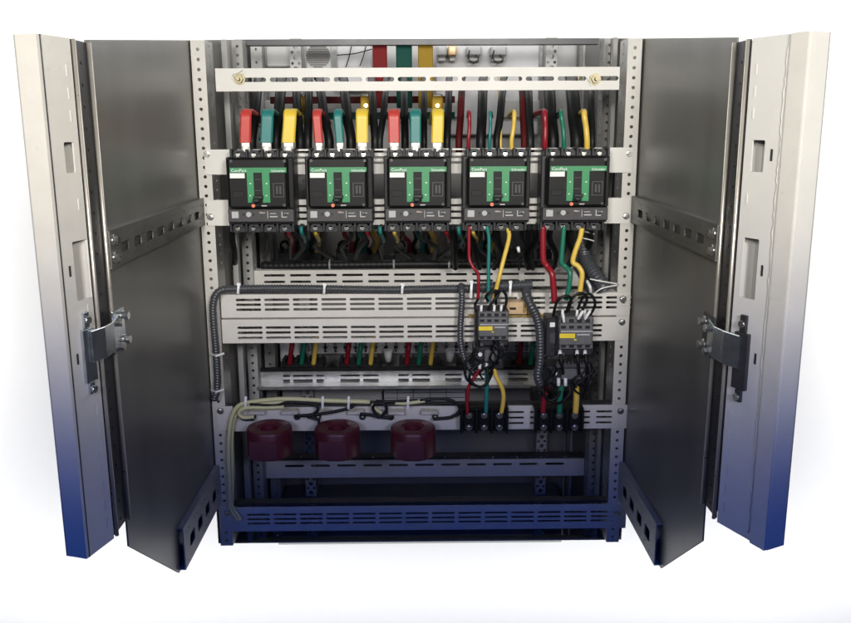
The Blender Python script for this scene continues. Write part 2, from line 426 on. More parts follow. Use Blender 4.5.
# posts --------------------------------------------------------------
def frame_post(x0, x1, Y, ztop, zbot, m, lab, sgn, pitch=0.0172, side=0.055, hole=0.0062, phase=0.008, group='perforated uprights of the frame'):
    """front plate x0..x1 with round holes, inner side flange running back (sgn = -1: the left one, flange on its right)"""
    t = thing('perforated_post', ((x0+x1)/2, Y, zbot), lab, 'post', group)
    w = abs(x1-x0); h = ztop-zbot; a = min(x0, x1)
    b = MB(); b.plate((a, Y, zbot), EX, EZ, EY, w, h, holes_line(h, pitch, phase, hole, hole, hole/2, cross=w*0.5), 0.002)
    b.build('front_face', m, t)
    xi = (max(x0, x1)-0.002) if sgn < 0 else a
    b = MB(); b.plate((xi, Y+0.002, zbot), EY, EZ, EX, side, h, holes_line(h, pitch, phase+pitch/2, hole*0.9, hole*0.9, hole/2, cross=side*0.55), 0.002)
    xo = a if sgn < 0 else max(x0, x1)-0.002
    b.box(xo, xo+0.002, Y+0.002, Y+side, zbot, ztop)
    b.build('side_flange', 'galvanised' if m != 'paint_grey' else m, t)
    return t
PWL = (X(201.5, 229, F), X(215.0, 229, F)); PWR = (X(620.0, 229, F), X(633.6, 229, F))
frame_post(*PWL, F, TOP, BOT, 'paint_post', 'cream perforated upright left of the breakers, nearest the viewer', -1, phase=0.011)
frame_post(*PWR, F, TOP, BOT, 'paint_post', 'cream perforated upright right of the breakers, nearest the viewer', 1, phase=0.011)
R1 = 1.76; R2 = 2.02
TOPB = lambda Y: Z(417, 39.0, Y)
BOTB = lambda Y: Z(417, 543.5 if Y > 2.1 or Y < 1.6 else 537, Y)
frame_post(X(232.5, 60, R1), X(243, 60, R1), R1, TOPB(R1), BOTB(R1), 'paint_grey', 'grey perforated upright behind the left front upright', -1, 0.0175, 0.04)
frame_post(X(604, 60, R1), X(614.5, 60, R1), R1, TOPB(R1), BOTB(R1), 'paint_grey', 'grey perforated upright behind the right front upright', 1, 0.0175, 0.04)
frame_post(X(251, 60, R2), X(262, 60, R2), R2, TOPB(R2), BOTB(R2), 'paint_grey', 'rearmost grey upright at the left, against the back sheet', -1, 0.03, 0.04)
frame_post(X(583, 60, R2), X(593, 60, R2), R2, TOPB(R2), BOTB(R2), 'paint_grey', 'rearmost grey upright at the right, against the back sheet', 1, 0.03, 0.04)
# hole-pattern struts seen at the back
def strut(px0, px1, py0, py1, lab):
    x0, x1 = X(px0, 60, R2), X(px1, 60, R2); z0, z1 = Z(417, py1, R2), Z(417, py0, R2)
    w = x1-x0; holes = []; q = 0.012; k = 0
    while q < z1-z0-0.01:
        if k % 2 == 0: holes += [(w*0.5, q, 0.011, 0.011, 0.0055)]
        else: holes += [(w*0.2, q, 0.007, 0.007, 0.0035), (w*0.8, q, 0.007, 0.007, 0.0035)]
        q += 0.0125; k += 1
    b = MB(); b.plate((x0, R2-0.03, z0), EX, EZ, EY, w, z1-z0, holes, 0.002); b.box(x0, x0+0.002, R2-0.028, R2+0.03, z0, z1)
    b.box(x1-0.002, x1, R2-0.028, R2+0.03, z0, z1)
    return tag(b.build('perforated_strut', 'paint_grey', at=(x0, R2, z0)), lab, 'strut', 'perforated struts on the back sheet')
strut(292, 303, 39, 534, 'tall perforated strut on the back sheet behind the leftmost breaker')
strut(544, 555, 39, 534, 'tall perforated strut on the back sheet behind the rightmost breaker')

# back panel + top beam ----------------------------------------------
b = MB(); b.box(XL-0.0035, XR+0.0035, YB, YB+0.003, BOTB(YB), TOPB(YB))
tag(b.build('back_panel', 'rear_sheet', at=(0, YB, BOTB(YB))), 'dark grey back sheet closing the rear of the cabinet', 'back panel')
b = MB(); b.box(XL+0.01, XR-0.01, R1+0.045, R1+0.075, Z(417, 44.5, R1+.045), Z(417, 38.6, R1+.045))
tag(b.build('top_beam', 'dark_steel', at=(0, R1+.06, TOP)), 'narrow dark beam across the top behind the coloured busbars', 'beam')

def pan(name, za, zb, lab, cat):
    x0, x1 = XL-0.003, XR+0.003
    b = MB(); ya, yb = F+0.064, YB-0.002
    b.add([(x, y, z+d) for d in (0, 0.003) for x, y, z in ((x0, ya, za), (x1, ya, za), (x1, yb, zb), (x0, yb, zb))],
          [[0, 3, 2, 1], [4, 5, 6, 7], [0, 1, 5, 4], [1, 2, 6, 5], [2, 3, 7, 6], [3, 0, 4, 7]])
    tag(b.build(name, 'rear_sheet', at=(0, (ya+yb)/2, (za+zb)/2)), lab, cat)
pan('light_block_pan', BOTB(F+0.064)+0.004, BOTB(YB)+0.02, 'added dark sloping base sheet blocking light from below, behind the bottom beam', 'base sheet')  # added sheet, shuts out light bouncing up from below
# plates on the back wall ---------------------------------------------
def bplate(px0, px1, py0, py1, Y, m, lab, name='cover_plate', cat='plate', ch=0.003, grp=None):
    b = MB(); b.pbox(px0, px1, py0, py1, Y, Y+0.012, ch)
    o = b.build(name, m, at=P((px0+px1)/2, py1, Y)); return tag(o, lab, cat, grp)
RP = 2.05
bplate(266, 291, 44, 67, RP, 'paint_grey', 'plain grey cover plate on the back sheet at upper left')
p = thing('vent_plate', P(316, 68, 2.0), 'grey rear plate with a ribbed round vent, left of the red busbar', 'vent plate')
b = MB(); b.pbox(306, 331, 42, 70, 2.0, 2.01, 0.002); b.build('plate', 'paint_grey', p)
b = MB()
for k in range(11):
    yy = 44+k*2.2; hw = math.sqrt(max(0, 12**2-(yy-55)**2))
    if hw > 1: b.pbox(318-hw, 318+hw, yy, yy+1.0, 1.996, 2.0)
b.build('rib', 'dark_steel', p)
bplate(337, 372, 45, 90, 2.03, 'mark_grey', 'pale cover plate with thin wires in front, left of the red busbar')
bplate(436, 539, 43, 135, 2.04, 'mark_grey', 'wide pale cover plate behind the right-hand breakers')
for i, (a, c) in enumerate(((262, 300), (420, 458), (500, 540))):
    bplate(a, c, 100, 118, 2.03, 'paint_grey', ['small grey plate behind the leftmost red sleeve', 'small grey plate behind the middle yellow sleeve', 'small grey plate behind the right-hand thin wires'][i])
for px0, px1, lab in ((437, 447, 'small silver fuse holder beside the yellow busbar'), (448, 457, 'small tan fuse holder second from the yellow busbar'),
                      (467, 482, 'wide silver switch with a looped wire on the pale plate'), (491, 507, 'right-hand silver switch with a looped wire on the pale plate')):
    t = thing('fuse_holder', P((px0+px1)/2, 62, 2.0), lab, 'fuse holder')
    b = MB(); b.pbox(px0, px1, 45, 56, 1.99, 2.04, 0.004); b.build('body', 'mark_grey' if 'tan' not in lab else 'copper_tone', t)
    b = MB(); b.pbox(px0+1.5, px1-1.5, 56, 61, 2.0, 2.04, 0.002); b.build('terminal', 'paint_grey', t)
    if 'looped' in lab:
        b = MB(); c = ((px0+px1)/2, 58)
        b.tube([P(c[0]-5, 50, 1.985), P(c[0]-6, 58, 1.98), P(c[0]-1, 63, 1.98), P(c[0]+4, 59, 1.98), P(c[0]+1, 55, 1.985)], 0.0014, 6)
        b.build('wire', 'wire_black', t)
for i, (a, c, d, e) in enumerate(((337, 55, 372, 49), (346, 67, 352, 44), (360, 66, 366, 46))):
    b = MB(); b.tube([P(a, c, 2.0), P((a+d)/2, (c+e)/2+1.5, 1.995), P(d, e, 2.0)], 0.0013, 6)
    tag(b.build('thin_wire', 'wire_black', at=P(a, c, 2.0)), ['thin black wire slanting across the pale plate by the red busbar', 'short thin black wire rising on the pale plate, left one', 'short thin black wire rising on the pale plate, right one'][i], 'wire')

# vertical rear busbars ------------------------------------------------
for a, c, m, n_ in ((372.5, 387, 'bar_red', 'red'), (396, 412, 'bar_green', 'dark green'), (418, 433, 'bar_yellow', 'mustard yellow')):
    b = MB(); Yb = 1.85; b.box(X(a, 55, Yb), X(c, 55, Yb), Yb, Yb+0.008, Z(417, 108, Yb), Z(417, 39.2, Yb), 0.002)
    tag(b.build('vertical_busbar', m, at=P((a+c)/2, 108, Yb)), 'wide %s sleeved busbar coming down behind the top rail' % n_, 'busbar', 'vertical busbars behind the top rail')

# horizontal rear busbars glimpsed behind the cables
for i, (y0, y1, m, lab) in enumerate(((96, 103, 'bar_dark_red', 'dark red horizontal busbar deep behind the breakers'), (112, 119, 'bar_green', 'dark green horizontal busbar deep behind the breakers'))):
    b = MB(); Yb = 1.90+0.03*i; b.box(X(270, 100, Yb), X(455, 100, Yb), Yb, Yb+0.008, Z(417, y1, Yb), Z(417, y0, Yb), 0.001)
    tag(b.build('rear_busbar', m, at=P(360, y1, Yb)), lab, 'busbar')

# ------------------------------------------------------------------ top rail
def hslot_rail(name, px0, px1, py0, py1, Y, rows, slots, hpx, m, lab, cat='rail', flange=0.014, t=0.002, group=None, cr=None, extra=()):
    """a horizontal rail; slots = list of (px start, px end) measured at its own depth; rows = py centres"""
    ym = (py0+py1)/2; x0, x1 = X(px0, ym, Y), X(px1, ym, Y); z0, z1 = Z(417, py1, Y), Z(417, py0, Y)
    r = thing(name, ((x0+x1)/2, Y, z0), lab, cat, group)
    hs = []
    for q in rows:
        zc = Z(417, q, Y); hh = hpx*(X(426, q, Y)-X(425, q, Y))
        for a, c in slots:
            xa, xb = X(a, ym, Y), X(c, ym, Y); hs.append(((xa+xb)/2-x0, zc-z0, xb-xa, hh, hh/2 if cr is None else cr))
    b = MB(); b.plate((x0, Y, z0), EX, EZ, EY, x1-x0, z1-z0, hs, t)
    if flange:
        b.box(x0, x1, Y+t, Y+flange, z1-t, z1-0.00001); b.box(x0, x1, Y+t, Y+flange, z0+0.00001, z0+t)
    b.build('slotted_face', m, r)
    return r
YT = F-0.004
sl = [(237.5, 266)]+[(269.7+32.0*k, 298.2+32.0*k) for k in range(10)]+[(589, 618.5)]
tr = hslot_rail('top_rail', 215.5, 619.5, 67.5, 90.5, YT+0.02, [79], sl, 4.3, 'paint_white', 'white slotted rail across the top with a brass bolt at each end')
for px in (239.5, 595):
    c = P(px, 79, YT+0.02)
    b = MB(); b.cyl(c, -EY, 0.0105, 0.002, 22); b.cyl(c-EY*0.002, -EY, 0.0078, 0.007, 6); b.cyl(c-EY*0.009, -EY, 0.0035, 0.010, 12)
    bo = b.build('bolt', 'brass_zinc', tr)
b = MB(); b.tube([P(236, 79.5, YT-0.0), P(233, 75, YT-0.005), P(238, 73, YT-0.004), P(243, 70, YT)], 0.0005, 5); b.build('loose_strand', 'brass_zinc', tr)
b = MB(); b.tube([P(592, 80, YT), P(590, 76, YT-0.003), P(594, 84, YT-0.004)], 0.0005, 5); b.build('loose_strand', 'brass_zinc', tr)

# ------------------------------------------------------------------ breaker mounting rails
def mount_rail(py0, py1, lab, rows, scr):
    Y = F-0.0035
    ym = (py0+py1)/2; x0, x1 = X(204.5 if py0 < 170 else 207, ym, Y), X(632 if py0 < 170 else 629, ym, Y)
    z0, z1 = Z(417, py1, Y), Z(417, py0, Y)
    r = thing('mounting_rail', ((x0+x1)/2, Y, z0), lab, 'rail', 'rails carrying the breakers')
    hs = []
    pitch = (X(461, ym, Y)-X(382, ym, Y))
    xs = X(300, ym, Y)
    for k in range(4):
        for q in rows: hs.append((xs+k*pitch-x0, (z1-z0)*q, 0.036, 0.0045, 0.002))
    b = MB(); b.plate((x0, Y, z0), EX, EZ, EY, x1-x0, z1-z0, hs, 0.002)
    xa, xb = PWL[1]+0.001, PWR[0]-0.001
    b.box(xa, xb, Y+0.0021, Y+0.012, z1-0.002, z1-0.0001); b.box(xa, xb, Y+0.0021, Y+0.012, z0+0.0001, z0+0.002)
    b.build('slotted_face', 'paint_white', r)
    for px, py in scr: screw(r, P(px, py, Y), 0.0045)
    return r
mount_rail(148.5, 173.5, 'white upper rail behind the tops of the breakers', (0.88, 0.66, 0.44), [(207, 154), (629, 153.5)])
mount_rail(199, 224.5, 'white lower rail behind the bottoms of the breakers', (0.75, 0.5, 0.25), [(210.5, 217), (626, 216)])

# ------------------------------------------------------------------ circuit breakers
def make_breaker():
    t = thing('circuit_breaker', P(260, 232, F-0.004), 'x', 'circuit breaker', 'five moulded case breakers in a row')
    Y0, Y1, Y2 = F-0.006, F-0.052, F-0.076
    B = lambda a, c, d, e, ya, yb, ch=0.0: MB().pbox(a, c, d, e, ya, yb, ch)
    bd = B(227.2, 294.8, 157, 224, Y1, Y0, 0.0015).build('housing', 'char_plastic', t, bevel=0.0006)
    b = MB(); b.pbox(227.5, 287.5, 157.5, 208.5, Y2, Y1-0.0004, 0.004); b.pbox(288.4, 293.6, 157.8, 208.3, Y1-0.008, Y1-0.0004, 0.001)
    cv = b.build('cover', 'black_plastic', t)
    # terminal banks: barriers between poles
    for (ya, yb, name) in ((149, 158.5, 'upper_terminals'), (223, 232, 'lower_terminals')):
        b = MB(); b.pbox(230, 293, ya+3, yb, Y1+0.012, Y0)
        for k in range(5): b.pbox(229.5+k*15.6, 232.0+k*15.6, ya, yb, Y1+0.002, Y0, 0.001)
        for k in range(4): b.pbox(234+k*15.6, 243+k*15.6, ya+1.5, ya+4.5, Y1+0.006, Y0)
        tb = b.build(name, 'char_plastic', t)
        for k in range(4):
            c = P(238.5+k*15.6, (ya+yb)/2+0.5, Y1+0.011)
            s_ = MB(); s_.cyl(c, -EY, 0.0042, 0.005, 12); s_.cyl(c-EY*0.005, -EY, 0.002, 0.0008, 6)
            s_.build('terminal_screw', 'screw_zinc', tb)
    # green faceplate: bar and two legs
    Yg = Y2-0.0016
    b = MB()
    for bx in ((229.7, 286.3, 167.6, 172.6), (247.3, 253.9, 172.6, 202.6), (262.4, 269.8, 172.6, 202.6)):
        b.pbox(*bx, Yg, Y2-0.0001)
    g = b.build('green_faceplate', 'green_plastic', t)
    text_mesh('printed_name', 'ComPact', 3.9*U, P(231, 171.9, Yg-0.0002), 'white_plastic', g)
    text_mesh('printed_name', 'Schneider', 3.3*U, P(271.2, 171.9, Yg-0.0002), 'white_plastic', g)
    b = MB()
    for x_, y_ in ((250.3, 183.5), (266.5, 183.5), (250.3, 195.6), (266.5, 195.6)): b.pbox(x_-0.7, x_+0.7, y_-0.5, y_+0.5, Yg-0.0004, Yg)
    b.build('position_mark', 'white_plastic', g)
    B(229.8, 244.6, 173.2, 178.2, Y2-0.0008, Y2-0.0001).build('white_label', 'label_paper', t)
    # toggle in its recess
    rc = B(254.2, 262.2, 173.4, 203.2, Y2-0.0004, Y2-0.0001).build('handle_recess', 'black_matte', t)
    b = MB()
    for yy in (179, 190): b.pbox(255, 261.6, yy, yy+0.7, Y2-0.0012, Y2-0.0004)
    b.build('recess_rib', 'grey_plastic', rc)
    b = MB(); b.pbox(253.2, 262.4, 195.6, 199.2, Y2-0.012, Y2-0.0005, 0.001); b.pbox(252, 259.5, 198.4, 203.0, Y2-0.020, Y2-0.0005, 0.0025)
    b.build('toggle_handle', 'char_plastic', t, bevel=0.0008)
    b = MB(); c = P(253.6, 205.6, Y2-0.0002); b.cyl(c, -EY, 0.0031, 0.003, 14); b.build('trip_button', 'orange_plastic', t)
    B(261.5, 266.8, 205.2, 206.3, Y2-0.0008, Y2-0.0001).build('white_mark', 'mark_grey', t)
    # keypad outline and window at right
    b = MB()
    for fr in ((273, 284, 183, 183.8), (273, 284, 196.4, 197.2), (273, 273.9, 183.8, 196.4), (283.1, 284, 183.8, 196.4), (276, 278, 186, 194), (279.3, 281.3, 186, 194)):
        b.pbox(*fr, Y2-0.0010, Y2-0.0001)
    b.build('rating_window', 'grey_plastic', t)
    b = MB(); b.pbox(232.5, 244, 191.5, 197.5, Y2-0.0009, Y2-0.0001, 0.0005); b.build('blank_cap', 'black_matte', t)
    for x_, y_ in ((231, 161), (284.5, 161), (284.5, 205)):
        b = MB(); b.cyl(P(x_, y_, Y2-0.0001), -EY, 0.0026, 0.0012, 12); b.build('cover_screw', 'dark_steel', t)
    # trip unit strip
    Ys = Y1-0.012
    st = B(228.2, 294.0, 209.2, 222.0, Ys, Y1-0.0004, 0.001).build('trip_unit', 'grey_plastic', t)
    b = MB()
    MB().pbox(231.8, 238.6, 211.6, 218.2, Ys-0.0005, Ys).build('small_label', 'mark_grey', st)
    b.pbox(259.5, 265.0, 212.5, 213.3, Ys-0.0005, Ys); b.pbox(269.8, 277.5, 216.0, 217.2, Ys-0.0005, Ys); b.pbox(267.4, 268.0, 211.4, 218.4, Ys-0.0005, Ys)
    b.pbox(269.8, 276, 213.2, 213.9, Ys-0.0005, Ys)
    b.pbox(281.5, 282.4, 211.6, 217.5, Ys-0.0005, Ys); b.pbox(282.4, 287, 216.6, 217.5, Ys-0.0005, Ys); b.pbox(284.2, 288.6, 213, 213.8, Ys-0.0005, Ys)
    b.build('print', 'mark_grey', st)
    for x_, r_ in ((248.8, 0.0046), (285.8, 0.0022), (243.8, 0.0018), (253.6, 0.0018)):
        b = MB(); b.cyl(P(x_, 214.4, Ys), -EY, r_, 0.0016, 16); b.cyl(P(x_, 214.4, Ys-0.0016), -EY, r_*0.5, 0.0006, 4); b.build('dial', 'mark_grey' if r_ > .004 else 'char_plastic', st)
    B(259.5, 262.5, 211.9, 212.3, Ys-0.0006, Ys).build('orange_print', 'orange_plastic', st)
    return t
brk = make_breaker()
LB = ['leftmost of the five black breakers, between the left upright and its right neighbour', 'second black breaker from the left, below a slim red sleeve',
      'middle black breaker of the five, below the rightmost sleeved busbars', 'fourth black breaker from the left, with three thin loose wires above it',
      'rightmost black breaker of the five, next to the right upright']
for i, dx in enumerate((0, 78.8, 157.6, 236.8, 316.1)):
    o = brk if i == 0 else copy_tree(brk)
    if i: o.location.x = brk.location.x+dx*U*0.957
    o['label'] = LB[i]

# ------------------------------------------------------------------ sleeved busbars over breakers 1-3
def sleeve(px, pxb, w, col, lab, ytop=111.0):
    Yf = F-0.040; zb_ = Z(px, 142.5, Yf); zt_ = Z(px, ytop, Yf); xt, xb = X(px, 120, Yf), X(pxb, 145, Yf)
    t = thing('sleeved_busbar', (xb, Yf, Z(px, 152, Yf)), lab, 'busbar', 'coloured sleeved busbars rising from the breakers')
    wm = w*U*0.97; r = 0.013; path = []
    n0 = 5
    for k in range(n0+1):
        q = k/n0; path.append((xb+(xt-xb)*q, Yf, zb_+(zt_-r-zb_)*q))
    for k in range(1, 9):
        a = math.radians(90*k/8); path.append((xt, Yf+r-r*math.cos(a), zt_-r+r*math.sin(a)))
    path += [(xt, Yf+0.03, zt_), (xt-0.002, Yf+0.09, zt_-0.006), (xt-0.003, Yf+0.2, zt_-0.02)]
    b = MB(); b.strap(path, EX, wm, 0.0085); b.build('sleeve', 'sleeve_'+col, t)
    b = MB(); b.strap([(xb, Yf+0.002, zb_+0.004), (xb, Yf+0.002, zb_-0.006), (xb, Yf+0.004, zb_-0.018)], EX, wm*0.78, 0.004)
    b.cyl((xb, Yf-0.0005, zb_-0.011), -EY, 0.0042, 0.003, 10); b.build('terminal_lug', 'tinned', t)
nm = {'red': 'red', 'green': 'teal green', 'yellow': 'yellow'}
for j, (trio, bl) in enumerate((([(246, 245.5, 10.8, 'red'), (267.5, 266.5, 12, 'green'), (290, 288.5, 12.8, 'yellow')], 'the leftmost breaker'),
                                ([(317, 319, 8.8, 'red'), (338, 340, 8.5, 'green'), (362, 362.3, 12, 'yellow')], 'the second breaker from the left'),
                                ([(394, 394.3, 11.5, 'red'), (415.5, 415.5, 11, 'green'), (438, 437.2, 11.8, 'yellow')], 'the middle breaker'))):
    for a in trio: sleeve(a[0], a[1], a[2], a[3], '%s sleeved busbar bent over above %s' % (nm[a[3]], bl), 111 if a[3] != 'yellow' else 110.8)
# brass blocks behind the yellow sleeves
for px, lab in ((300, 'brass connector block between the leftmost yellow sleeve and slim red sleeve'), (366, 'brass connector block just right above the second yellow sleeve'), (437.5, 'brass connector block above the middle breaker yellow sleeve')):
    Yc = F+0.10
    t = thing('connector_block', P(px, 115, Yc), lab, 'connector', 'brass connector blocks behind the top rail')
    MB().pbox(px-5.5, px+6, 95, 114, Yc, Yc+0.02, 0.002).build('block', 'bar_yellow', t)
    MB().pbox(px-4.5, px+4.5, 94, 96.2, Yc-0.003, Yc+0.02, 0.001).build('tinned_edge', 'tinned', t)
    MB().cyl(P(px, 105.5, Yc), -EY, 0.004, 0.004, 12).build('bolt', 'brass', t)

# heavy black cables -----------------------------------------------------
cab = [(258, 252, 0.0085, 'wire_black'), (281, 276, 0.010, 'wire_black'), (296, 300, 0.008, 'wire_black'), (309, 308, 0.0075, 'wire_black'),
       (320, 329, 0.0085, 'wire_black'), (344, 351, 0.009, 'wire_black'), (372, 375, 0.0075, 'wire_black'), (386, 380, 0.006, 'wire_black'), (404, 405, 0.007, 'wire_black'),
       (424, 424, 0.006, 'wire_black'), (449, 447, 0.007, 'wire_black'), (483, 481, 0.009, 'wire_black'), (503, 497, 0.007, 'wire_black'),
       (549, 553, 0.011, 'wire_black'), (572, 577, 0.0125, 'wire_black'), (591, 592, 0.006, 'wire_black'), (528, 530, 0.008, 'wire_black'), (462, 459, 0.0065, 'bar_dark_red'), (522, 524, 0.006, 'bar_dark_red'), (500, 500, 0.004, 'wire_yellow'), (578, 575, 0.004, 'wire_yellow')]
where = ['between the leftmost red and teal sleeves', 'between the leftmost teal and yellow sleeves', 'right of the leftmost yellow sleeve', 'just left of the slim red sleeve', 'just right of the slim red sleeve',
         'between the second teal and yellow sleeves', 'right of the second yellow sleeve', 'just left of the third red sleeve', 'between the third red and teal sleeves', 'between the third teal and yellow sleeves',
         'right of the rightmost yellow sleeve', 'between the thin crimson and teal wires', 'just left of the thin yellow wire', 'right of the thick red wire', 'leaning between the green and yellow wires at the right', 'beside the rightmost yellow wire',
         'left of the thick red wire', 'above the fourth breaker at its left', 'above the gap between the two right-hand breakers', 'above the fourth breaker', 'above the rightmost breaker']
for (a, c, r, m), wh in zip(cab, where):
    Ya, Yb = 1.74, F-0.012
    Yc = Yb+0.03
    b = MB(); b.tube([P(a-(c-a)*0.3, 77, F+0.30), P(a, 80, F+0.17), P(a, 88, F+0.11), P(a+(c-a)*.2, 98, F+0.07), P((a+c)/2, 118, Yc+0.02), P(c, 138, Yc+0.0), P(c, 152, Yc)], r, 10)
    cn = {'wire_black': 'black', 'bar_dark_red': 'dark red', 'wire_yellow': 'slim yellow'}[m]
    tag(b.build('power_cable', m, at=P(c, 152, Yc)), '%s cable coming down %s' % (cn if r < 0.01 else 'thick '+cn, wh), 'cable', 'cables coming down behind the top rail')

# thin phase wires over breakers 4, 5 --------------------------------------
def wire(pts, r, m, lab, name='phase_wire', cat='wire', group=None, n=8, ferrule=None):
    pp = [P(*q) for q in pts]
    o = MB().tube(pp, r, n).build(name, m, at=pp[-1])
    tag(o, lab, cat, group)
    return o
Yw = F-0.042
for a, bq, m, r, back, lab in ((469, 468.5, 'wire_red', 0.0034, -1, 'thin crimson wire hooked over above the fourth breaker'), (490, 489.6, 'wire_teal', 0.0030, 2, 'thin teal wire hooked over above the fourth breaker'),
                         (514, 511.6, 'wire_yellow', 0.0040, -6, 'thin yellow wire hooked over above the fourth breaker'), (544.5, 545, 'wire_red', 0.0052, -14, 'thick crimson wire hooked over above the rightmost breaker'),
                         (561, 564, 'wire_green', 0.0042, -4, 'thick green wire hooked over above the rightmost breaker'), (584, 587, 'wire_yellow', 0.0052, -6, 'thick yellow wire hooked over above the rightmost breaker')):
    wire([(a+back, 117, F+0.10), (a+back*0.5, 113, F+0.03), (a, 111.5, Yw+0.012), (a+0.3, 116, Yw), ((a+bq)/2+0.6, 128, Yw), (bq, 140, Yw), (bq, 149, Yw+0.005)], r, m, lab, group='wires hooked over above the right-hand breakers')
# white marker sleeves on yellow ones omitted: not in the photo

# ------------------------------------------------------------------ second row of devices behind (y 232-262)
def rear_device(px, w, py0, py1, Y, lab, k, grp):
    t = thing('rear_breaker', P(px, py1, Y), lab, 'breaker', grp)
    b = MB(); b.pbox(px-w/2, px+w/2, py0+3, py1, Y, Y+0.05, 0.002)
    n = 7
    for i in range(n):
        a = px-w/2+i*w/(n-0.3); b.pbox(a, a+w/n*0.55, py0, py0+3.2, Y+0.002, Y+0.045)
    b.build('housing', 'black_plastic', t)
    return t
RY = 1.84
pos1 = [300, 358, 416, 474, 530]
w1 = ['leftmost', 'second from left', 'middle', 'second from right', 'rightmost']
for i, px in enumerate(pos1):
    rear_device(px, 44, 249, 263, RY, 'low black device at the back below the front breakers, %s of its row' % w1[i], i, 'upper row of rear devices')
    if i > 3: continue
    for j, (dx, m, cn) in enumerate(((-9, 'wire_red', 'red'), (5, 'wire_teal', 'green'), (17, 'wire_yellow', 'yellow'))):
        x_ = px+dx
        pts = [(x_-5, 228, RY-0.12), (x_-4+j*2, 236, RY-0.10), (x_+2, 242, RY-0.06), (x_+3-j*2, 252, RY+0.01)]
        wire(pts, 0.0055, m, 'short %s lead dropping into the %s low black device at the back' % (cn, w1[i]), 'rear_lead', group='coloured leads of the rear devices')
    wire([(px-18, 252, RY), (px-19, 244, RY-0.02), (px-14, 241, RY-0.03), (px-11, 246, RY-0.01)], 0.0028, 'wire_black', 'black wire loop at the left end of the %s low black device' % w1[i], 'wire_loop', group='black wire loops on rear devices')
    for q, sx in enumerate((-2, 11)):
        wire([(px+sx, 228, RY-0.11), (px+sx+2, 238, RY-0.08), (px+sx-1, 246, RY-0.03), (px+sx+1, 253, RY)], 0.0048, 'wire_black', '%s black lead into the %s low black device at the back' % (['left', 'right'][q], w1[i]), 'rear_lead', group='black leads of the rear devices')
# trunking along the devices
t = thing('cable_bundle', P(400, 270, RY-0.05), 'thick black wrapped cable bundle lying on the rear slotted rail', 'cable bundle')
MB().tube([P(262, 266, RY-0.04), P(330, 265, RY-0.05), P(420, 264, RY-0.05), P(500, 264, RY-0.05), P(556, 264, RY-0.04)], 0.011, 12, rib=(0.012, 0.06)).build('wrap', 'black_plastic', t)
for px in (329, 393, 448, 500):
    MB().cyl(P(px, 264.6, RY-0.05), EX, 0.0122, 0.004, 14).build('tie_band', 'clear_tape', t)
sl = [(264+26*k, 285+26*k) for k in range(12)]
hslot_rail('rear_rail', 250, 588, 269.6, 287, RY-0.07, [274.5, 281], sl, 2.4, 'paint_post', 'cream slotted rail at the back under the upper rear devices', flange=0.03)

# ------------------------------------------------------------------ wide slotted panels (front)
YPp = F-0.004
def wide_panel(px0, px1, py0, py1, rows, st, cnt, pitch, ln, lab, skip, scr):
    Y = YPp; ym = (py0+py1)/2
    x0, x1 = X(px0, ym, Y), X(px1, ym, Y); z0, z1 = Z(417, py1, Y), Z(417, py0, Y)
    r = thing('slotted_panel', ((x0+x1)/2, Y, z0), lab, 'panel', 'two wide slotted panels under the breakers')
    hs = []
    for q in rows:
        for k in range(cnt):
            a = X(st+k*pitch, ym, Y); c = X(st+k*pitch+ln, ym, Y)
            hs.append(((a+c)/2-x0, Z(417, q, Y)-z0, c-a, 2.6*U, 1.3*U))
    b = MB(); b.plate((x0, Y, z0), EX, EZ, EY, x1-x0, z1-z0, hs, 0.002)
    xa = PWL[1]+0.001; xb = PWR[0]-0.001
    b.box(max(xa, x0), min(xb, x1), Y+0.0021, Y+0.03, z1-0.0021, z1-0.0001); b.box(max(xa, x0), min(xb, x1), Y+0.0021, Y+0.03, z0+0.0001, z0+0.0021)
    b.build('slotted_face', 'paint_cream', r)
    for px, py in scr: screw(r, P(px, py, Y), 0.0045)
wide_panel(221, 630, 293.5, 316.6, (308.6, 303.6, 298.8), 236, 14, 28.45, 25, 'upper cream slotted panel below the breakers, with grey conduit along its top', None, [(623, 299)])
wide_panel(222, 628, 318.4, 342, (336.8, 331.6, 326.6), 237.5, 13, 28.3, 25, 'lower cream slotted panel below the breakers, behind both contactors', None, [(622, 322)])

# ------------------------------------------------------------------ corrugated conduits
def conduit(pts, r, lab, ties=(), m='conduit', pitch=0.0052, name='corrugated_conduit', grp='grey corrugated conduits'):
    pp = [P(*q) for q in pts]
    t = thing(name, pp[-1], lab, 'conduit', grp)
    MB().tube(pp, r, 12, rib=(pitch, 0.16)).build('hose', m, t)
    return t
c1 = conduit([(214, 400, F-0.03), (217.5, 385, F-0.03), (216, 350, F-0.03), (213.5, 320, F-0.03), (213.5, 303, F-0.03), (219, 291.5, F-0.028), (235, 288.8, F-0.02), (300, 288.3, F-0.012), (380, 289.5, F-0.012), (440, 288.6, F-0.012), (472, 288.0, F-0.012)],
             0.0073, 'long grey corrugated conduit running along the upper cream panel and down the left upright')
conduit([(240, 291.3, F-0.005), (320, 291.2, F-0.003), (400, 291.6, F-0.003), (455, 290.6, F-0.003), (470, 290.6, F-0.003), (530, 287.6, F-0.004)], 0.005, 'slim second grey conduit lying just behind the long one on the upper cream panel')
def tie(parent, px, py0, py1, Y, m='white_plastic'):
    b = MB(); b.strap([P(px, py1, Y), P(px+0.3, (py0+py1)/2, Y-0.004), P(px+0.8, py0, Y)], EX, 0.0045, 0.0016)
    b.box(X(px-1.2, py0, Y-0.006), X(px+2.2, py0, Y-0.006), Y-0.006, Y, Z(px, py0+2.5, Y), Z(px, py0-0.5, Y))
    return b.build('zip_tie', m, parent)
for px in (238, 324, 402): tie(c1, px, 283, 293.5, F-0.024)
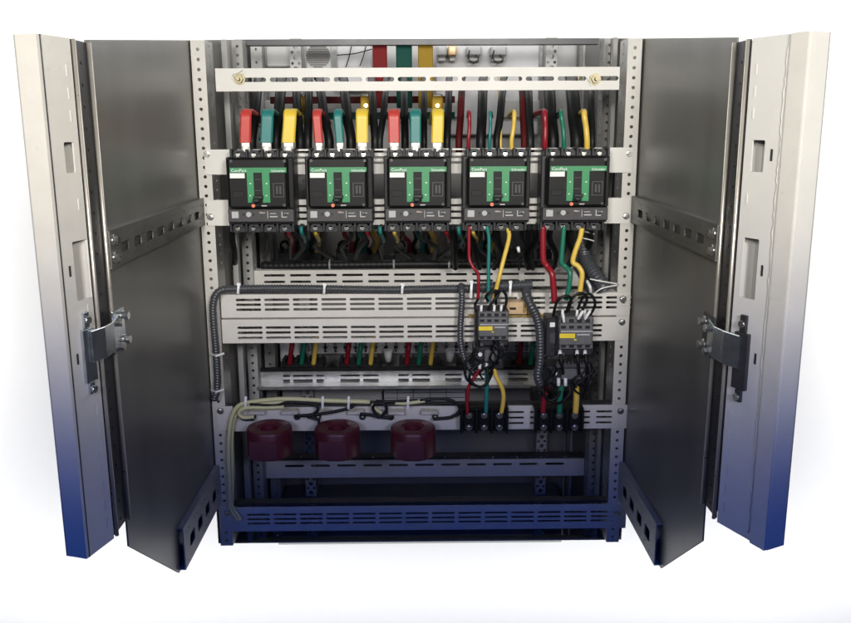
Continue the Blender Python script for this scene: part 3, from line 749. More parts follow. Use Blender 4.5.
for py in (354, 390):
    b = MB(); b.strap([P(211, py, F-0.03), P(216, py+2, F-0.047), P(224, py-0.5, F-0.036)], EZ, 0.004, 0.0016); b.build('zip_tie', 'white_plastic', c1)
t = conduit([(473, 288, F-0.018), (500, 286, F-0.02), (532, 284.5, F-0.02)], 0.0095, 'short blue-grey conduit behind the left contactor wires')
tie(t, 471, 280.5, 298, F-0.03); tie(t, 510, 281, 296, F-0.03)
conduit([(461, 285, F-0.02), (461.5, 290, F-0.036), (462, 300, F-0.036), (460.5, 325, F-0.036), (461, 345, F-0.036), (466, 362, F-0.034), (476, 376, F-0.03)], 0.0062, 'vertical grey spiral conduit just left of the left contactor')
conduit([(526, 288, F-0.02), (527, 296, F-0.04), (531, 306, F-0.045), (537, 318, F-0.04), (540, 335, F-0.036), (540, 360, F-0.036), (538, 378, F-0.036), (546, 392, F-0.03)], 0.0088, 'thick grey spiral conduit between the two contactors', pitch=0.006)
conduit([(582, 240, F+0.08), (585, 258, F+0.06), (592, 270, F+0.02), (601, 283, F-0.01), (604, 290, F-0.012)], 0.014, 'big dark corrugated conduit coming forward at the right end of the cream panels', pitch=0.008)
conduit([(576, 262, F+0.08), (584, 277, F+0.04), (589, 287, F+0.005), (594, 292, F-0.004)], 0.010, 'second dark corrugated conduit beside the big one at the right', pitch=0.007)
wire([(590, 279, F-0.02), (600, 281, F-0.03), (618, 284, F-0.012)], 0.0014, 'white_plastic', 'thin white zip tie tail pointing at the right upright', 'zip_tie', 'zip tie')
wire([(596, 292, F-0.025), (603, 288, F-0.03), (618, 285, F-0.011)], 0.0014, 'white_plastic', 'lower white zip tie tail reaching the right upright', 'zip_tie', 'zip tie')
wire([(587, 281, F-0.02), (590, 287, F-0.034), (591, 295, F-0.02)], 0.0028, 'white_plastic', 'white zip tie around the big dark conduit', 'zip_tie', 'zip tie')
for i, (a, y_) in enumerate(((583, 231), (583, 238))):
    wire([(a, y_, F-0.02), (a+6, y_+1.5, F-0.01), (a+11, y_+3, F)], 0.0012, 'white_plastic', ['upper', 'lower'][i]+' short white tie tail below the rightmost breaker', 'zip_tie', 'zip tie')

# ------------------------------------------------------------------ leads from breakers 4, 5 down to the contactors
YL = F-0.045
LD = [([(469, 226, YL), (469, 245, YL), (469.5, 259, YL), (473, 267, YL-0.004), (478, 274, YL-0.004), (478.5, 285, YL-0.004), (478, 299, YL)], 0.0036, 'wire_red', 'crimson lead from the fourth breaker down to the left contactor'),
      ([(487, 226, YL), (489, 240, YL), (488.5, 265, YL), (488.5, 285, YL), (488, 302, YL)], 0.0038, 'wire_teal', 'teal lead from the fourth breaker down to the left contactor'),
      ([(508, 228, YL), (509, 238, YL), (504, 258, YL), (499, 278, YL-0.004), (496.5, 288, YL), (494, 299, YL)], 0.0046, 'wire_yellow', 'yellow lead from the fourth breaker slanting to the left contactor'),
      ([(543, 226, YL), (543, 245, YL), (543.5, 260, YL), (547, 266, YL), (552, 274, YL-0.01), (553.5, 287, YL-0.01), (554.5, 302, YL-0.01)], 0.0066, 'wire_red', 'thick crimson lead from the rightmost breaker to the right contactor'),
      ([(564, 226, YL), (562.5, 245, YL), (561.5, 262, YL), (565, 266, YL), (570, 273, YL-0.008), (569, 286, YL-0.008), (566, 300, YL-0.006)], 0.0052, 'wire_green', 'thick green lead from the rightmost breaker to the right contactor'),
      ([(582, 228, YL), (580, 238, YL), (575, 252, YL), (573, 262, YL), (578, 266, YL-0.004), (582, 273, YL-0.008), (581, 284, YL-0.008), (579.5, 296, YL-0.008)], 0.0056, 'wire_yellow', 'thick yellow lead from the rightmost breaker to the right contactor'),
      ([(512, 236, YL), (516, 245, YL+0.01), (519, 255, YL+0.02), (519, 270, YL+0.03)], 0.0020, 'wire_black', 'thin black lead with a white tip hanging below the fourth breaker')]
for pts, r, m, lab in LD: wire(pts, r*0.87, m, lab, group='leads from the right-hand breakers to the contactors')
wire([(518, 247, YL+0.008), (519, 252, YL+0.01)], 0.003, 'white_plastic', 'white wire marker hanging below the fourth breaker', 'wire_marker', 'marker')
# dark tangle of leads directly under the breakers
kk = 0
for bi, bx in enumerate((0, 78.8, 157.6)):
    for j, (dx, m, cn) in enumerate(((60, 'wire_red', 'red'), (73, 'wire_teal', 'teal'), (87, 'wire_yellow', 'yellow'))):
        x_ = 228+bx+dx
        wire([(x_, 227, F-0.03), (x_+1, 234, F-0.02), (x_+4, 240, F+0.06), (x_+2, 246, F+0.2)], 0.0036, m, '%s lead curling back under the %s front breaker' % (cn, ['first', 'second', 'third'][bi]), 'breaker_lead', group='coloured leads curling under the breakers')
random.seed(5)
spots_ = [(232, 'at the far left under the leftmost breaker'), (452, 'under the gap left of the fourth breaker'), (476, 'between the crimson and teal leads of the fourth breaker'), (497, 'between the teal and yellow leads of the fourth breaker'),
          (528, 'left of the thick crimson lead, upper one'), (535, 'touching the thick crimson lead on its left'), (551, 'just right of the thick crimson lead'), (570, 'right of the thick green lead'), (590, 'right of the thick yellow lead')]
for i, (x_, wh) in enumerate(spots_):
    wire([(x_, 227, F-0.02), (x_+random.uniform(-3, 3), 240, F+0.03), (x_+random.uniform(-6, 6), 254, F+0.1), (x_+random.uniform(-4, 4), 268, F+0.2)], 0.0058, 'wire_black', 'black lead falling away %s' % wh, 'breaker_lead', group='black leads behind the coloured ones')

random.seed(21)
for i in range(16):
    x_ = 268+i*19.5+random.uniform(-5, 5)
    wire([(x_, 226, F-0.01), (x_+random.uniform(-5, 5), 238, F+0.06), (x_+random.uniform(-9, 9), 247, F+0.14), (x_+random.uniform(-9, 9), 258, F+0.24)], random.uniform(0.0028, 0.0058), 'wire_black',
         'one of the black wires tangled in the shade just under the front breakers', 'tangled_wire', group='black wires tangled under the front breakers')
for i in range(9):
    x_ = random.uniform(545, 592); y_ = random.uniform(352, 372)
    wire([(x_, y_, F-0.058), (x_+random.uniform(-6, 6), y_+9, F-0.076), (x_+random.uniform(-10, 8), y_+19, F-0.074), (x_+random.uniform(-8, 8), y_+27, F-0.05)], 0.0019, 'wire_black',
         'one of the thin black wires tangled around the right overload relay', 'tangled_wire', group='thin black wires around the right overload relay')
for i in range(6):
    x_ = random.uniform(476, 503); y_ = random.uniform(338, 356)
    wire([(x_, y_, F-0.058), (x_+random.uniform(-6, 6), y_+8, F-0.078), (x_+random.uniform(-9, 8), y_+17, F-0.074), (x_+random.uniform(-5, 5), y_+24, F-0.06)], 0.0018, 'wire_black',
         'one of the thin black wires tangled around the left overload relay', 'tangled_wire', group='thin black wires around the left overload relay')
# ------------------------------------------------------------------ contactors
def contactor(px, py, lab, sc=1.0):
    """px, py = top left of the housing in the photo"""
    Yc = F-0.075
    t = thing('contactor', P(px+15, py+40, F-0.012), lab, 'contactor', 'two grey contactors on the cream panel')
    Q = lambda a, c, d, e, ya, yb, ch=0.0: MB().pbox(px+a*sc, px+c*sc, py+d*sc, py+e*sc, ya, yb, ch)
    Q(0, 33, 6, 42, Yc+0.02, F-0.014, 0.002).build('base', 'char_plastic', t)
    b = MB()
    b.pbox(px+3*sc, px+33*sc, py+13*sc, py+33*sc, Yc, Yc+0.0195, 0.002)
    hd = b.build('head', 'contactor_grey', t, bevel=0.0005)
    for row, yy in enumerate((10.2, 33)):
        b = MB(); b.pbox(px+3*sc, px+33*sc, py+(yy-2.4)*sc, py+(yy+3.2)*sc, Yc+0.006, Yc+0.0195, 0.001)
        tr_ = b.build('terminal_row', 'contactor_grey', t)
        b = MB()
        for k in range(4): b.pbox(px+(4.6+k*7.2)*sc, px+(8.8+k*7.2)*sc, py+(yy-0.6)*sc, py+(yy+2.0)*sc, Yc+0.0045, Yc+0.006)
        b.build('terminal_hole', 'black_matte', tr_)
    b = MB()
    for k in range(4): b.pbox(px+(4.6+k*7.2)*sc, px+(8.8+k*7.2)*sc, py+15.5*sc, py+18*sc, Yc-0.0006, Yc)
    b.build('upper_window', 'black_matte', t)
    Q(4.5, 33, 20, 21, Yc-0.0008, Yc-0.0001).build('pale_line', 'mark_grey', t)
    Q(3.2, 17, 22.5, 26.5, Yc-0.0012, Yc-0.0001).build('yellow_label', 'yellow_label', t)
    Q(19, 30, 22.8, 24, Yc-0.0010, Yc-0.0001).build('printed_line', 'mark_grey', t)
    Q(16, 18.4, 27.5, 28.5, Yc-0.0010, Yc-0.0001).build('indicator', 'yellow_label', t)
    b = MB()
    for k, dx in enumerate((6, 19, 26)):
        b.tube([P(px+dx*sc, py+1*sc, Yc+0.012), P(px+(dx-0.6)*sc, py+9*sc, Yc+0.012)], 0.0026, 8)
    b.build('white_ferrule', 'white_plastic', t)
    b = MB()
    for k, dx in enumerate((6, 18, 26)):
        b.cyl(P(px+dx*sc, py+40*sc, Yc+0.019), -EY, 0.0032, 0.005, 10)
    b.build('terminal_screw', 'screw_zinc', t)
    return t
contactor(475.5, 304, 'left grey contactor with yellow label, on the brass DIN rail')
contactor(556, 308.5, 'right grey contactor with yellow label, below the thick coloured leads', 1.12)
# black loops feeding the contactors
for i, (pts, lab) in enumerate((
    ([(478, 299, YL), (475, 305, YL-0.02), (476, 312, YL-0.022)], 'short black loop at the upper left of the left contactor'),
    ([(488, 301, YL), (486, 296, YL-0.02), (493, 291, YL-0.025), (499, 293, YL-0.02), (491, 304, YL-0.02), (488, 310, YL-0.018)], 'black loop across the top of the left contactor'),
    ([(496, 304, YL), (496, 293, YL-0.02), (502, 290, YL-0.025), (506, 296, YL-0.022), (506, 304, YL-0.02), (502, 312, YL-0.018)], 'rounded black loop at the upper right of the left contactor'),
    ([(553, 316, YL-0.01), (557, 302, YL-0.03), (565, 296, YL-0.034), (571, 299, YL-0.03), (568, 312, YL-0.022)], 'black loop over the upper left of the right contactor'),
    ([(566, 312, YL-0.01), (571, 300, YL-0.034), (580, 293, YL-0.036), (587, 298, YL-0.03), (582, 311, YL-0.024)], 'black loop over the middle of the right contactor'),
    ([(576, 314, YL-0.012), (583, 297, YL-0.03), (590, 294, YL-0.03), (595, 302, YL-0.028), (592, 312, YL-0.02), (584, 318, YL-0.018)], 'wide black loop over the upper right of the right contactor'))):
    wire(pts, 0.0026, 'wire_black', lab, 'wire_loop', group='black loops on the contactors')
for i, (a, y_, c, d) in enumerate(((583, 311, 578, 319), (590, 311, 585, 319), (563, 314, 564, 322))):
    wire([(a, y_, YL-0.035), ((a+c)/2, (y_+d)/2, YL-0.038), (c, d, YL-0.034)], 0.0028, 'white_plastic', ['white slanted ferrule in the middle of the right contactor top', 'white slanted ferrule at the right of the right contactor top', 'white ferrule at the left of the right contactor top'][i], 'ferrule', 'ferrule')
# DIN rail pieces + copper block
t = thing('din_rail', P(505, 318, F-0.012), 'brass coloured DIN rail piece behind the left contactor', 'rail')
b = MB(); b.pbox(468.5, 548, 314.6, 317.8, F-0.014, F-0.006, 0.0006); b.build('upper_lip', 'brass', t)
b = MB(); b.pbox(469, 548, 317.9, 322, F-0.011, F-0.006); b.build('web', 'tinned', t)
t = thing('mounting_block', P(521, 315, F-0.03), 'tan block with a dark slot right of the left contactor', 'block')
MB().pbox(506.5, 527, 302, 314.4, F-0.032, F-0.0065, 0.001).build('body', 'copper_tone', t)
MB().pbox(527.1, 535, 303.5, 314.4, F-0.026, F-0.0065, 0.001).build('step', 'brass', t)
MB().pbox(509.5, 516, 307.5, 309.8, F-0.0328, F-0.032).build('slot', 'black_matte', t)
MB().pbox(523, 526, 304, 313, F-0.0326, F-0.032).build('edge_mark', 'brass', t)
# auxiliary block left of contactor 2
t = thing('auxiliary_block', P(549, 358, F-0.02), 'narrow grey auxiliary block left of the right contactor', 'relay')
MB().pbox(546, 556, 318, 357, F-0.05, F-0.0065, 0.002).build('body', 'char_plastic', t)
MB().pbox(550, 555, 322.5, 327, F-0.0508, F-0.05).build('white_window', 'white_plastic', t)
MB().pbox(549.5, 555.5, 333, 344, F-0.052, F-0.0502, 0.001).build('cover', 'grey_plastic', t)
MB().pbox(552, 555.5, 348, 352, F-0.0508, F-0.05).build('terminal_hole', 'black_matte', t)
# overload relays
def relay(px0, px1, py0, py1, lab, name='overload_relay'):
    t = thing(name, P((px0+px1)/2, py1, F-0.02), lab, 'relay', 'overload relays under the contactors')
    MB().pbox(px0, px1, py0, py1, F-0.055, F-0.0065, 0.003).build('body', 'char_plastic', t, bevel=0.0006)
    w = px1-px0
    MB().pbox(px0+w*0.35, px1-w*0.1, py0+3, py1-8, F-0.066, F-0.0552, 0.002).build('front_block', 'contactor_grey', t)
    MB().cyl(P(px0+w*0.2, py0+(py1-py0)*0.3, F-0.055), -EY, 0.0038, 0.005, 14).build('dial', 'white_plastic', t)
    b = MB()
    for k in range(3): b.pbox(px0+w*(0.12+0.3*k), px0+w*(0.30+0.3*k), py1-5, py1-2, F-0.0558, F-0.055)
    b.build('terminal_hole', 'black_matte', t)
    return t
relay(474, 504, 347, 370, 'dark overload relay hanging under the left contactor')
relay(546, 590, 366, 388, 'dark overload relay hanging under the right contactor')
t = thing('busbar_comb', P(568, 372, F-0.05), 'ribbed grey comb strip across the top of the right overload relay', 'comb')
b = MB(); b.pbox(556, 590, 364, 368, F-0.074, F-0.056, 0.001)
for k in range(9): b.pbox(557+k*3.7, 558.5+k*3.7, 361.8, 364, F-0.07, F-0.058)
b.build('strip', 'grey_plastic', t)
# wires between contactor 2, relay and terminals
for i, (a, c) in enumerate(((560, 563), (577, 579), (585, 588))):
    wire([(a, 350, F-0.06), (a, 353, F-0.07), ((a+c)/2, 362, F-0.078), (c, 374, F-0.07)], 0.0030, 'wire_black', ['left', 'middle', 'right'][i]+' black jumper between the right contactor and its overload relay', 'jumper_wire', group='jumpers of the right contactor')
    wire([(a, 350.5, F-0.066), (a, 354.5, F-0.073)], 0.0034, 'white_plastic', ['left', 'middle', 'right'][i]+' white ferrule under the right contactor', 'ferrule', 'ferrule', 'ferrules under the right contactor')
for i, a in enumerate((558.5, 565.5)):
    wire([(a, 378, F-0.066), (a, 386, F-0.068)], 0.0034, 'white_plastic', ['left', 'right'][i]+' white ferrule under the right overload relay', 'ferrule', 'ferrule', 'ferrules under the right overload relay')
for i, pts in enumerate(([(484, 360, F-0.06), (472, 370, F-0.07), (470, 380, F-0.07), (480, 387, F-0.07), (488, 380, F-0.065), (486, 366, F-0.06)],
                         [(478, 352, F-0.06), (466, 362, F-0.06), (466, 377, F-0.06), (474, 385, F-0.06), (484, 386, F-0.062), (491, 376, F-0.06), (492, 366, F-0.06)],
                         [(490, 352, F-0.06), (494, 345, F-0.075), (499, 352, F-0.075), (497, 364, F-0.06)])):
    wire(pts, 0.0026, 'wire_black', ['inner black loop hanging below the left contactor', 'outer black loop hanging below the left contactor', 'small black loop at the right of the left overload relay'][i], 'wire_loop', group='black loops under the left contactor')
for i, (a, c) in enumerate(((480, 369), (487, 368))):
    wire([(a, c-5, F-0.062), (a-0.5, c, F-0.064)], 0.003, 'white_plastic', ['left', 'right'][i]+' white ferrule under the left overload relay', 'ferrule', 'ferrule', 'ferrules under the left overload relay')
TL = F-0.05
for pts, r, m, lab in (([(480, 368, TL), (477, 374, TL), (470, 384, TL), (467.5, 394, TL), (467.5, 414, TL)], 0.0034, 'wire_red', 'crimson wire from the left overload relay to its terminal block'),
                       ([(487, 368, TL), (487, 380, TL), (486.5, 395, TL), (486, 413, TL)], 0.0040, 'wire_teal', 'teal wire from the left overload relay to its terminal block'),
                       ([(493, 364, TL), (496, 376, TL), (502, 388, TL), (503.5, 398, TL), (501.5, 413, TL)], 0.0042, 'wire_yellow', 'pale yellow wire from the left overload relay to its terminal block'),
                       ([(549, 384, TL), (546, 392, TL), (544, 400, TL), (543, 413, TL)], 0.0052, 'wire_red', 'crimson wire from the right overload relay to its terminal block'),
                       ([(562, 384, TL), (560, 396, TL), (559.5, 413, TL)], 0.0056, 'wire_green', 'dark green wire from the right overload relay to its terminal block'),
                       ([(576, 383, TL), (576.5, 396, TL), (575.5, 413, TL)], 0.0058, 'wire_yellow', 'ochre wire from the right overload relay to its terminal block')):
    wire(pts, r, m, lab, group='wires down to the terminal blocks')
for i, pts in enumerate(([(548, 383, TL), (543, 390, TL-0.01), (548, 400, TL-0.01), (556, 398, TL-0.01), (562, 388, TL)], [(566, 380, TL), (570, 392, TL-0.01), (562, 402, TL-0.01), (553, 402, TL), (538, 392, TL)], [(580, 384, TL+.01), (588, 380, TL-0.01), (590, 370, TL-0.01), (586, 360, TL)])):
    wire(pts, 0.0028, 'wire_black', ['left black loop below the right overload relay', 'middle black loop below the right overload relay', 'black loop at the right edge of the right overload relay'][i], 'wire_loop', group='black loops under the right overload relay')
# dark trunk behind the relay 2
MB_ = MB().pbox(532, 586, 391, 405, F+0.03, F+0.06, 0.002)
tag(MB_.build('rear_block', 'black_matte', at=P(560, 405, F+0.04)), 'black block behind the coloured wires above the right terminal block', 'block')

# ------------------------------------------------------------------ lower crossbar with terminal blocks and current transformers
YC = F-0.004
sl = [(508+22*k, 524+22*k) for k in range(5)]
cb = hslot_rail('lower_rail', 233, 629, 406.5, 430, YC+0.0005, [413, 418.5, 424], sl, 2.2, 'paint_cream', 'cream lower crossbar carrying the terminal blocks and the three dark red rings', flange=0)
for px, py in ((620.5, 411), (220.5, 411)):
    screw(cb, P(px, py, YC-0.002 if px < 300 else YC+0.0004), 0.0045)
b = MB(); b.pbox(217, 233, 406.5, 430, YC+0.0005, YC+0.0025); b.build('end_plate', 'paint_cream', cb)
b = MB(); b.box(PWL[1]+0.001, PWR[0]-0.001, YC+0.0045, YC+0.024, Z(417, 406.5, YC), Z(417, 406.5, YC)+0.002); b.build('top_flange', 'dark_steel', cb)

def terminal_block(px0, px1, lab):
    t = thing('terminal_block', P((px0+px1)/2, 433, F-0.02), lab, 'terminal block', 'black three pole terminal blocks')
    w = (px1-px0)
    b = MB(); b.pbox(px0+1, px1-1, 411, 431, F-0.030, F-0.006, 0.002)
    b.pbox(px0, px1, 408, 411, F-0.034, F-0.006, 0.001)
    for k in range(4): a = px0+k*(w-3)/3; b.pbox(a, a+3, 410.5, 433.5, F-0.042, F-0.0305, 0.001)
    for k in range(3): a = px0+3.3+k*(w-3)/3; b.pbox(a+1, a+w/3-5, 412, 431, F-0.034, F-0.0305)
    b.build('base', 'black_plastic', t)
    b = MB(); b.pbox(px0+4, px1-4, 413.5, 430, F-0.0425, F-0.042); 
    for k in range(3):
        cx = px0+w/6+k*(w-3)/3+1
        for yy in (415.5, 427.5):
            s = MB(); c = P(cx, yy, F-0.034); s.cyl(c, -EY, 0.0062, 0.0015, 16); s.cyl(c-EY*0.0015, -EY, 0.0042, 0.0045, 12, 0.0034)
            s.build('terminal_screw', 'screw_zinc', t)
    return t
terminal_block(460, 508.5, 'black three pole terminal block fed by thin crimson, teal and yellow wires')
terminal_block(534.5, 584, 'black three pole terminal block fed by thick crimson, green and ochre wires')

def ring(px, lab):
    """current transformer: a drum with a hole through its upper face, flat at the front"""
    Yc = F-0.070
    base = P(px, 458, F-0.11); zt_ = Z(px, 426.5, Yc); h = 0.053
    t = thing('current_transformer', (X(px, 440, Yc), Yc, zt_-h), lab, 'current transformer', 'three dark red current transformers')
    cx, cy = X(px, 440, Yc), Yc
    R = 24.0*U*0.955; N = 56
    def outl(s):
        pts = []
        for k in range(N):
            a = 2*math.pi*k/N; x = R*s*math.sin(a); y = -R*s*math.cos(a)
            y = max(y, -R*0.96*s)          # flat front
            pts.append((x, y))
        return pts
    rh = R*0.40
    b = MB()
    o1, o2 = outl(1.0), outl(0.93)
    zs = [(zt_-h, o2), (zt_-h+0.003, o1), (zt_-0.005, o1), (zt_-0.0014, outl(0.965)), (zt_, outl(0.93))]
    vs = []
    for z, o_ in zs: vs += [(cx+x, cy+y, z) for x, y in o_]
    fs = [[i*N+k, i*N+(k+1) % N, (i+1)*N+(k+1) % N, (i+1)*N+k] for i in range(len(zs)-1) for k in range(N)]
    base_n = len(vs)
    for z, r in ((zt_, rh*1.35), (zt_-0.003, rh*1.18), (zt_-0.003, rh), (zt_-h, rh)):
        vs += [(cx+r*math.sin(2*math.pi*k/N), cy-r*math.cos(2*math.pi*k/N), z) for k in range(N)]
    prev = (len(zs)-1)*N
    for j in range(4):
        cur = base_n+j*N
        fs += [[prev+k, prev+(k+1) % N, cur+(k+1) % N, cur+k] for k in range(N)]
        prev = cur
    fs += [[prev+k, prev+(k+1) % N, (k+1) % N, k] for k in range(N)]
    b.add(vs, fs, True)
    o = b.build('drum', 'ct_red', t)
    m_ = o.modifiers.new('edges', 'EDGE_SPLIT'); m_.split_angle = math.radians(40)
    b = MB(); b.box(cx-R*0.72, cx+R*0.46, cy-R*0.96-0.0015, cy-R*0.96+0.004, zt_-h+0.004, zt_-0.014, 0.0006); b.build('face_label', 'ct_face', t)
    b = MB(); b.box(cx-R*0.55, cx+R*0.55, cy+R*0.55, YC-0.001, zt_-h*0.9, zt_-0.024, 0.002); b.build('mounting_bracket', 'ct_red', t)
    for s in (-1, 1):
        b = MB(); b.box(cx+s*R*0.75-0.016, cx+s*R*0.75+0.016, YC-0.022, YC-0.002, zt_+0.006, zt_+0.013, 0.001); b.build('terminal_clamp', 'tinned', t)
        b = MB(); b.cyl((cx+s*R*1.02, YC-0.001, zt_-0.004), -EY, 0.0062, 0.006, 14, hole=0.003); b.build('terminal_screw', 'dark_steel', t)
ring(269.8, 'leftmost of the three dark red current transformer rings, beside the cream cable bend')
ring(337.5, 'middle one of the three dark red current transformer rings')
ring(413, 'rightmost of the three dark red current transformer rings, nearest the terminal blocks')

# cream and black wires around them
YWc = F-0.028
for pts, r, m, lab in (
    ([(240, 520, YWc), (231, 505, YWc), (229.5, 480, YWc), (228.5, 455, YWc), (229.5, 430, YWc), (233, 414, YWc), (240, 405, YWc), (255, 401.5, YWc), (285, 399, YWc), (330, 400.8, YWc), (370, 402, YWc)], 0.0042, 'wire_cream', 'pale cream cable rising along the left upright and bending over the leftmost ring'),
    ([(232, 505, YWc+.008), (232.5, 470, YWc+.008), (232, 440, YWc+.008), (234, 420, YWc+.008), (242, 408, YWc+.008), (262, 403.5, YWc+.008), (300, 401.5, YWc+.008)], 0.0036, 'wire_cream', 'second cream cable just inside the first one at the left bend'),
    ([(284, 407, YWc-.006), (268, 407.8, YWc-.006), (248, 407.8, YWc-.006), (239, 412, YWc-.006), (243, 417.5, YWc-.006), (254, 416.8, YWc-.006)], 0.0036, 'wire_cream', 'cream wire hooked back to the clamp of the leftmost ring'),
    ([(395, 403, YWc), (405, 403.5, YWc), (418, 402, YWc), (425, 401, YWc)], 0.0034, 'wire_cream', 'short cream wire above the rightmost ring'),
    ([(372, 404, YWc-.004), (377, 410, YWc-.004), (382, 413, YWc-.004)], 0.0034, 'wire_cream', 'short cream wire dropping towards the rightmost ring'),
    ([(239, 414, YWc), (243, 419, YWc-.004), (254, 419.5, YWc-.006)], 0.0030, 'wire_black', 'short black wire under the cream hook at the leftmost ring'),
    ([(250, 404.5, YWc-.004), (275, 405.8, YWc-.004), (287, 402.5, YWc-.004), (300, 402.8, YWc-.004), (313, 403.8, YWc-.004), (318, 409, YWc-.006), (314, 414, YWc-.006), (308, 417, YWc-.006)], 0.0032, 'wire_black', 'black wire curling down between the left and middle rings'),
    ([(296, 416, YWc-.006), (315, 414.5, YWc-.006), (335, 411.5, YWc-.004), (352, 407, YWc-.002), (356, 402.5, YWc), (375, 402.5, YWc), (395, 401.5, YWc), (418, 400.5, YWc+.004)], 0.0032, 'wire_black', 'long black wire rising to the right above the middle ring'),
    ([(308, 417, YWc-.006), (318, 420, YWc-.006), (319, 424, YWc-.006)], 0.0028, 'wire_black', 'short black wire end at the left clamp of the middle ring'),
    ([(360, 414, YWc-.006), (372, 415, YWc-.006), (380, 417, YWc-.006), (386, 411, YWc-.006), (385, 405, YWc-.006), (377, 403.5, YWc-.006), (373, 408, YWc-.006), (378, 416, YWc-.006), (392, 418, YWc-.004)], 0.0032, 'wire_black', 'black wire knot left of the rightmost ring'),
    ([(420, 400.5, YWc), (438, 399, YWc), (450, 400, YWc), (458, 405, YWc), (459.5, 411, YWc), (452, 417, YWc), (440, 418.5, YWc), (433, 419, YWc)], 0.0032, 'wire_black', 'wide black wire loop between the rightmost ring and the left terminal block'),
    ([(376, 401, YWc+.006), (430, 403, YWc+.006), (470, 404, YWc+.006)], 0.0028, 'wire_black', 'straight black wire behind the loops above the rightmost ring')):
    wire(pts, r, m, lab, 'control_wire', group='cream and black wires around the rings')
for i, px in enumerate((245.5, 322.5, 348.5, 408)):
    b = MB(); b.strap([P(px, 409, YWc-0.006), P(px, 403, YWc-0.009), P(px+0.3, 396.5, YWc-0.003)], EX, 0.0045, 0.0015)
    tag(b.build('zip_tie', 'white_plastic', at=P(px, 409, YWc)), 'white zip tie standing on the wires %s' % ['at the left bend of the cream cable', 'between the left and middle rings', 'above the right half of the middle ring', 'above the rightmost ring'][i], 'zip tie', 'white zip ties on the ring wires')

# ------------------------------------------------------------------ rear lower devices (y 343-370)
RY2 = 1.84
x0, x1 = X(300, 347, 2.03), X(545, 347, 2.03); z0, z1 = Z(417, 353, 2.03), Z(417, 341, 2.03)
hs = []
for r_ in range(3):
    n_ = int((x1-x0)/0.026)
    for k in range(n_): hs.append((0.013+k*0.026+(0.0 if r_ % 2 else 0.0), (z1-z0)*(0.2+0.3*r_), 0.011 if r_ == 1 else 0.007, 0.011 if r_ == 1 else 0.007, 0.0055))
b = MB(); b.plate((x0, 2.03, z0), EX, EZ, EY, x1-x0, z1-z0, hs, 0.002)
tag(b.build('perforated_strip', 'paint_post', at=(0, 2.03, z0)), 'cream strip full of round holes just below the lower cream panel, far back', 'strip')
pos2 = [303, 360, 420, 478, 530]
w2 = ['leftmost', 'second from left', 'middle', 'second from right', 'rightmost']
for i, px in enumerate(pos2):
    rear_device(px, 42 if i < 4 else 36, 360, 371, RY2, 'low black toothed device on the lower rear rail, %s of its row' % w2[i], i, 'lower row of rear devices')
    for j, (dx, m, cn) in enumerate(((-12, 'wire_red', 'red'), (0, 'wire_green', 'green'), (12, 'wire_yellow', 'yellow'))):
        if i == 3 or (i == 4 and j == 2): continue
        x_ = px+dx+(2 if i == 4 else 0)
        wire([(x_+2, 334, RY2-0.02), (x_+1, 345, RY2-0.02), (x_, 352, RY2-0.02), (x_-1.5, 364, RY2)], 0.0058, m, '%s lead rising from the %s low black toothed device' % (cn, w2[i]), 'rear_lead', group='coloured leads of the lower rear devices')
b = MB(); b.pbox(253, 575, 367.5, 370.5, RY2-0.055, RY2-0.045); tag(b.build('black_strip', 'black_plastic', at=P(410, 370, RY2-.05)), 'thin black strip along the top of the lower rear rail', 'strip')
sl = [(283, 290), (293, 313), (316, 324), (340, 360), (363, 379), (398, 409), (412, 430), (445, 462), (468, 490), (508, 528)]
hslot_rail('rear_rail', 253, 575, 371, 385.5, RY2-0.05, [375, 379.5], sl, 2.0, 'galvanised', 'grey slotted rail at the back below the lower rear devices', flange=0.03)
b = MB(); b.pbox(257, 585, 386, 389.5, RY2-0.09, RY2-0.03, 0.002); tag(b.build('rear_ledge', 'galvanised', at=P(420, 389, RY2-.05)), 'narrow metal ledge just below the lower grey rear rail', 'ledge')
bplate(282, 382, 391, 402, 2.03, 'paint_grey', 'long blank grey plate behind the cream wires')
t = thing('marking_plate', P(425, 402, 2.0), 'pale plate divided by thin lines, above the rightmost ring', 'plate')
MB().pbox(384, 465, 388, 404, 2.02, 2.03, 0.001).build('plate', 'mark_grey', t)
b = MB()
for yy in (392.5, 397.5): b.pbox(384.5, 464, yy, yy+0.6, 2.0192, 2.02)
for xx in (397, 413, 430, 446): b.pbox(xx, xx+0.6, 388.5, 403.5, 2.0182, 2.0191)
b.build('line', 'dark_steel', t)
t = thing('sensor_cap', P(388, 362, 1.98), 'round white cap behind the wires, left of the middle low rear device', 'cap', 'white caps at the back')
MB().cyl(P(388, 350, 2.0), -EZ, 0.012, 0.03, 16, 0.008).build('cap', 'white_plastic', t)
c = copy_tree(t); c.location.x += (X(450, 352, 2.0)-X(388, 352, 2.0)); c['label'] = 'round white cap at the back, left of the left spiral conduit'
bplate(280, 300, 343, 362, 2.035, 'label_paper', 'small pale square plate behind the leftmost red rear lead', 'square_plate')

# middle plates behind the upper rear row
for i, (a, c_) in enumerate(((282, 297), (326, 345), (374, 403), (440, 458))):
    bplate(a, c_, 230, 256, 2.03, 'mark_grey' if i in (0,) else 'paint_grey', ['pale plate on the back sheet left of the first rear wire loop', 'grey plate on the back sheet left of the second rear wire loop', 'wide grey plate on the back sheet left of the middle rear device', 'grey plate on the back sheet under the fourth breaker'][i])

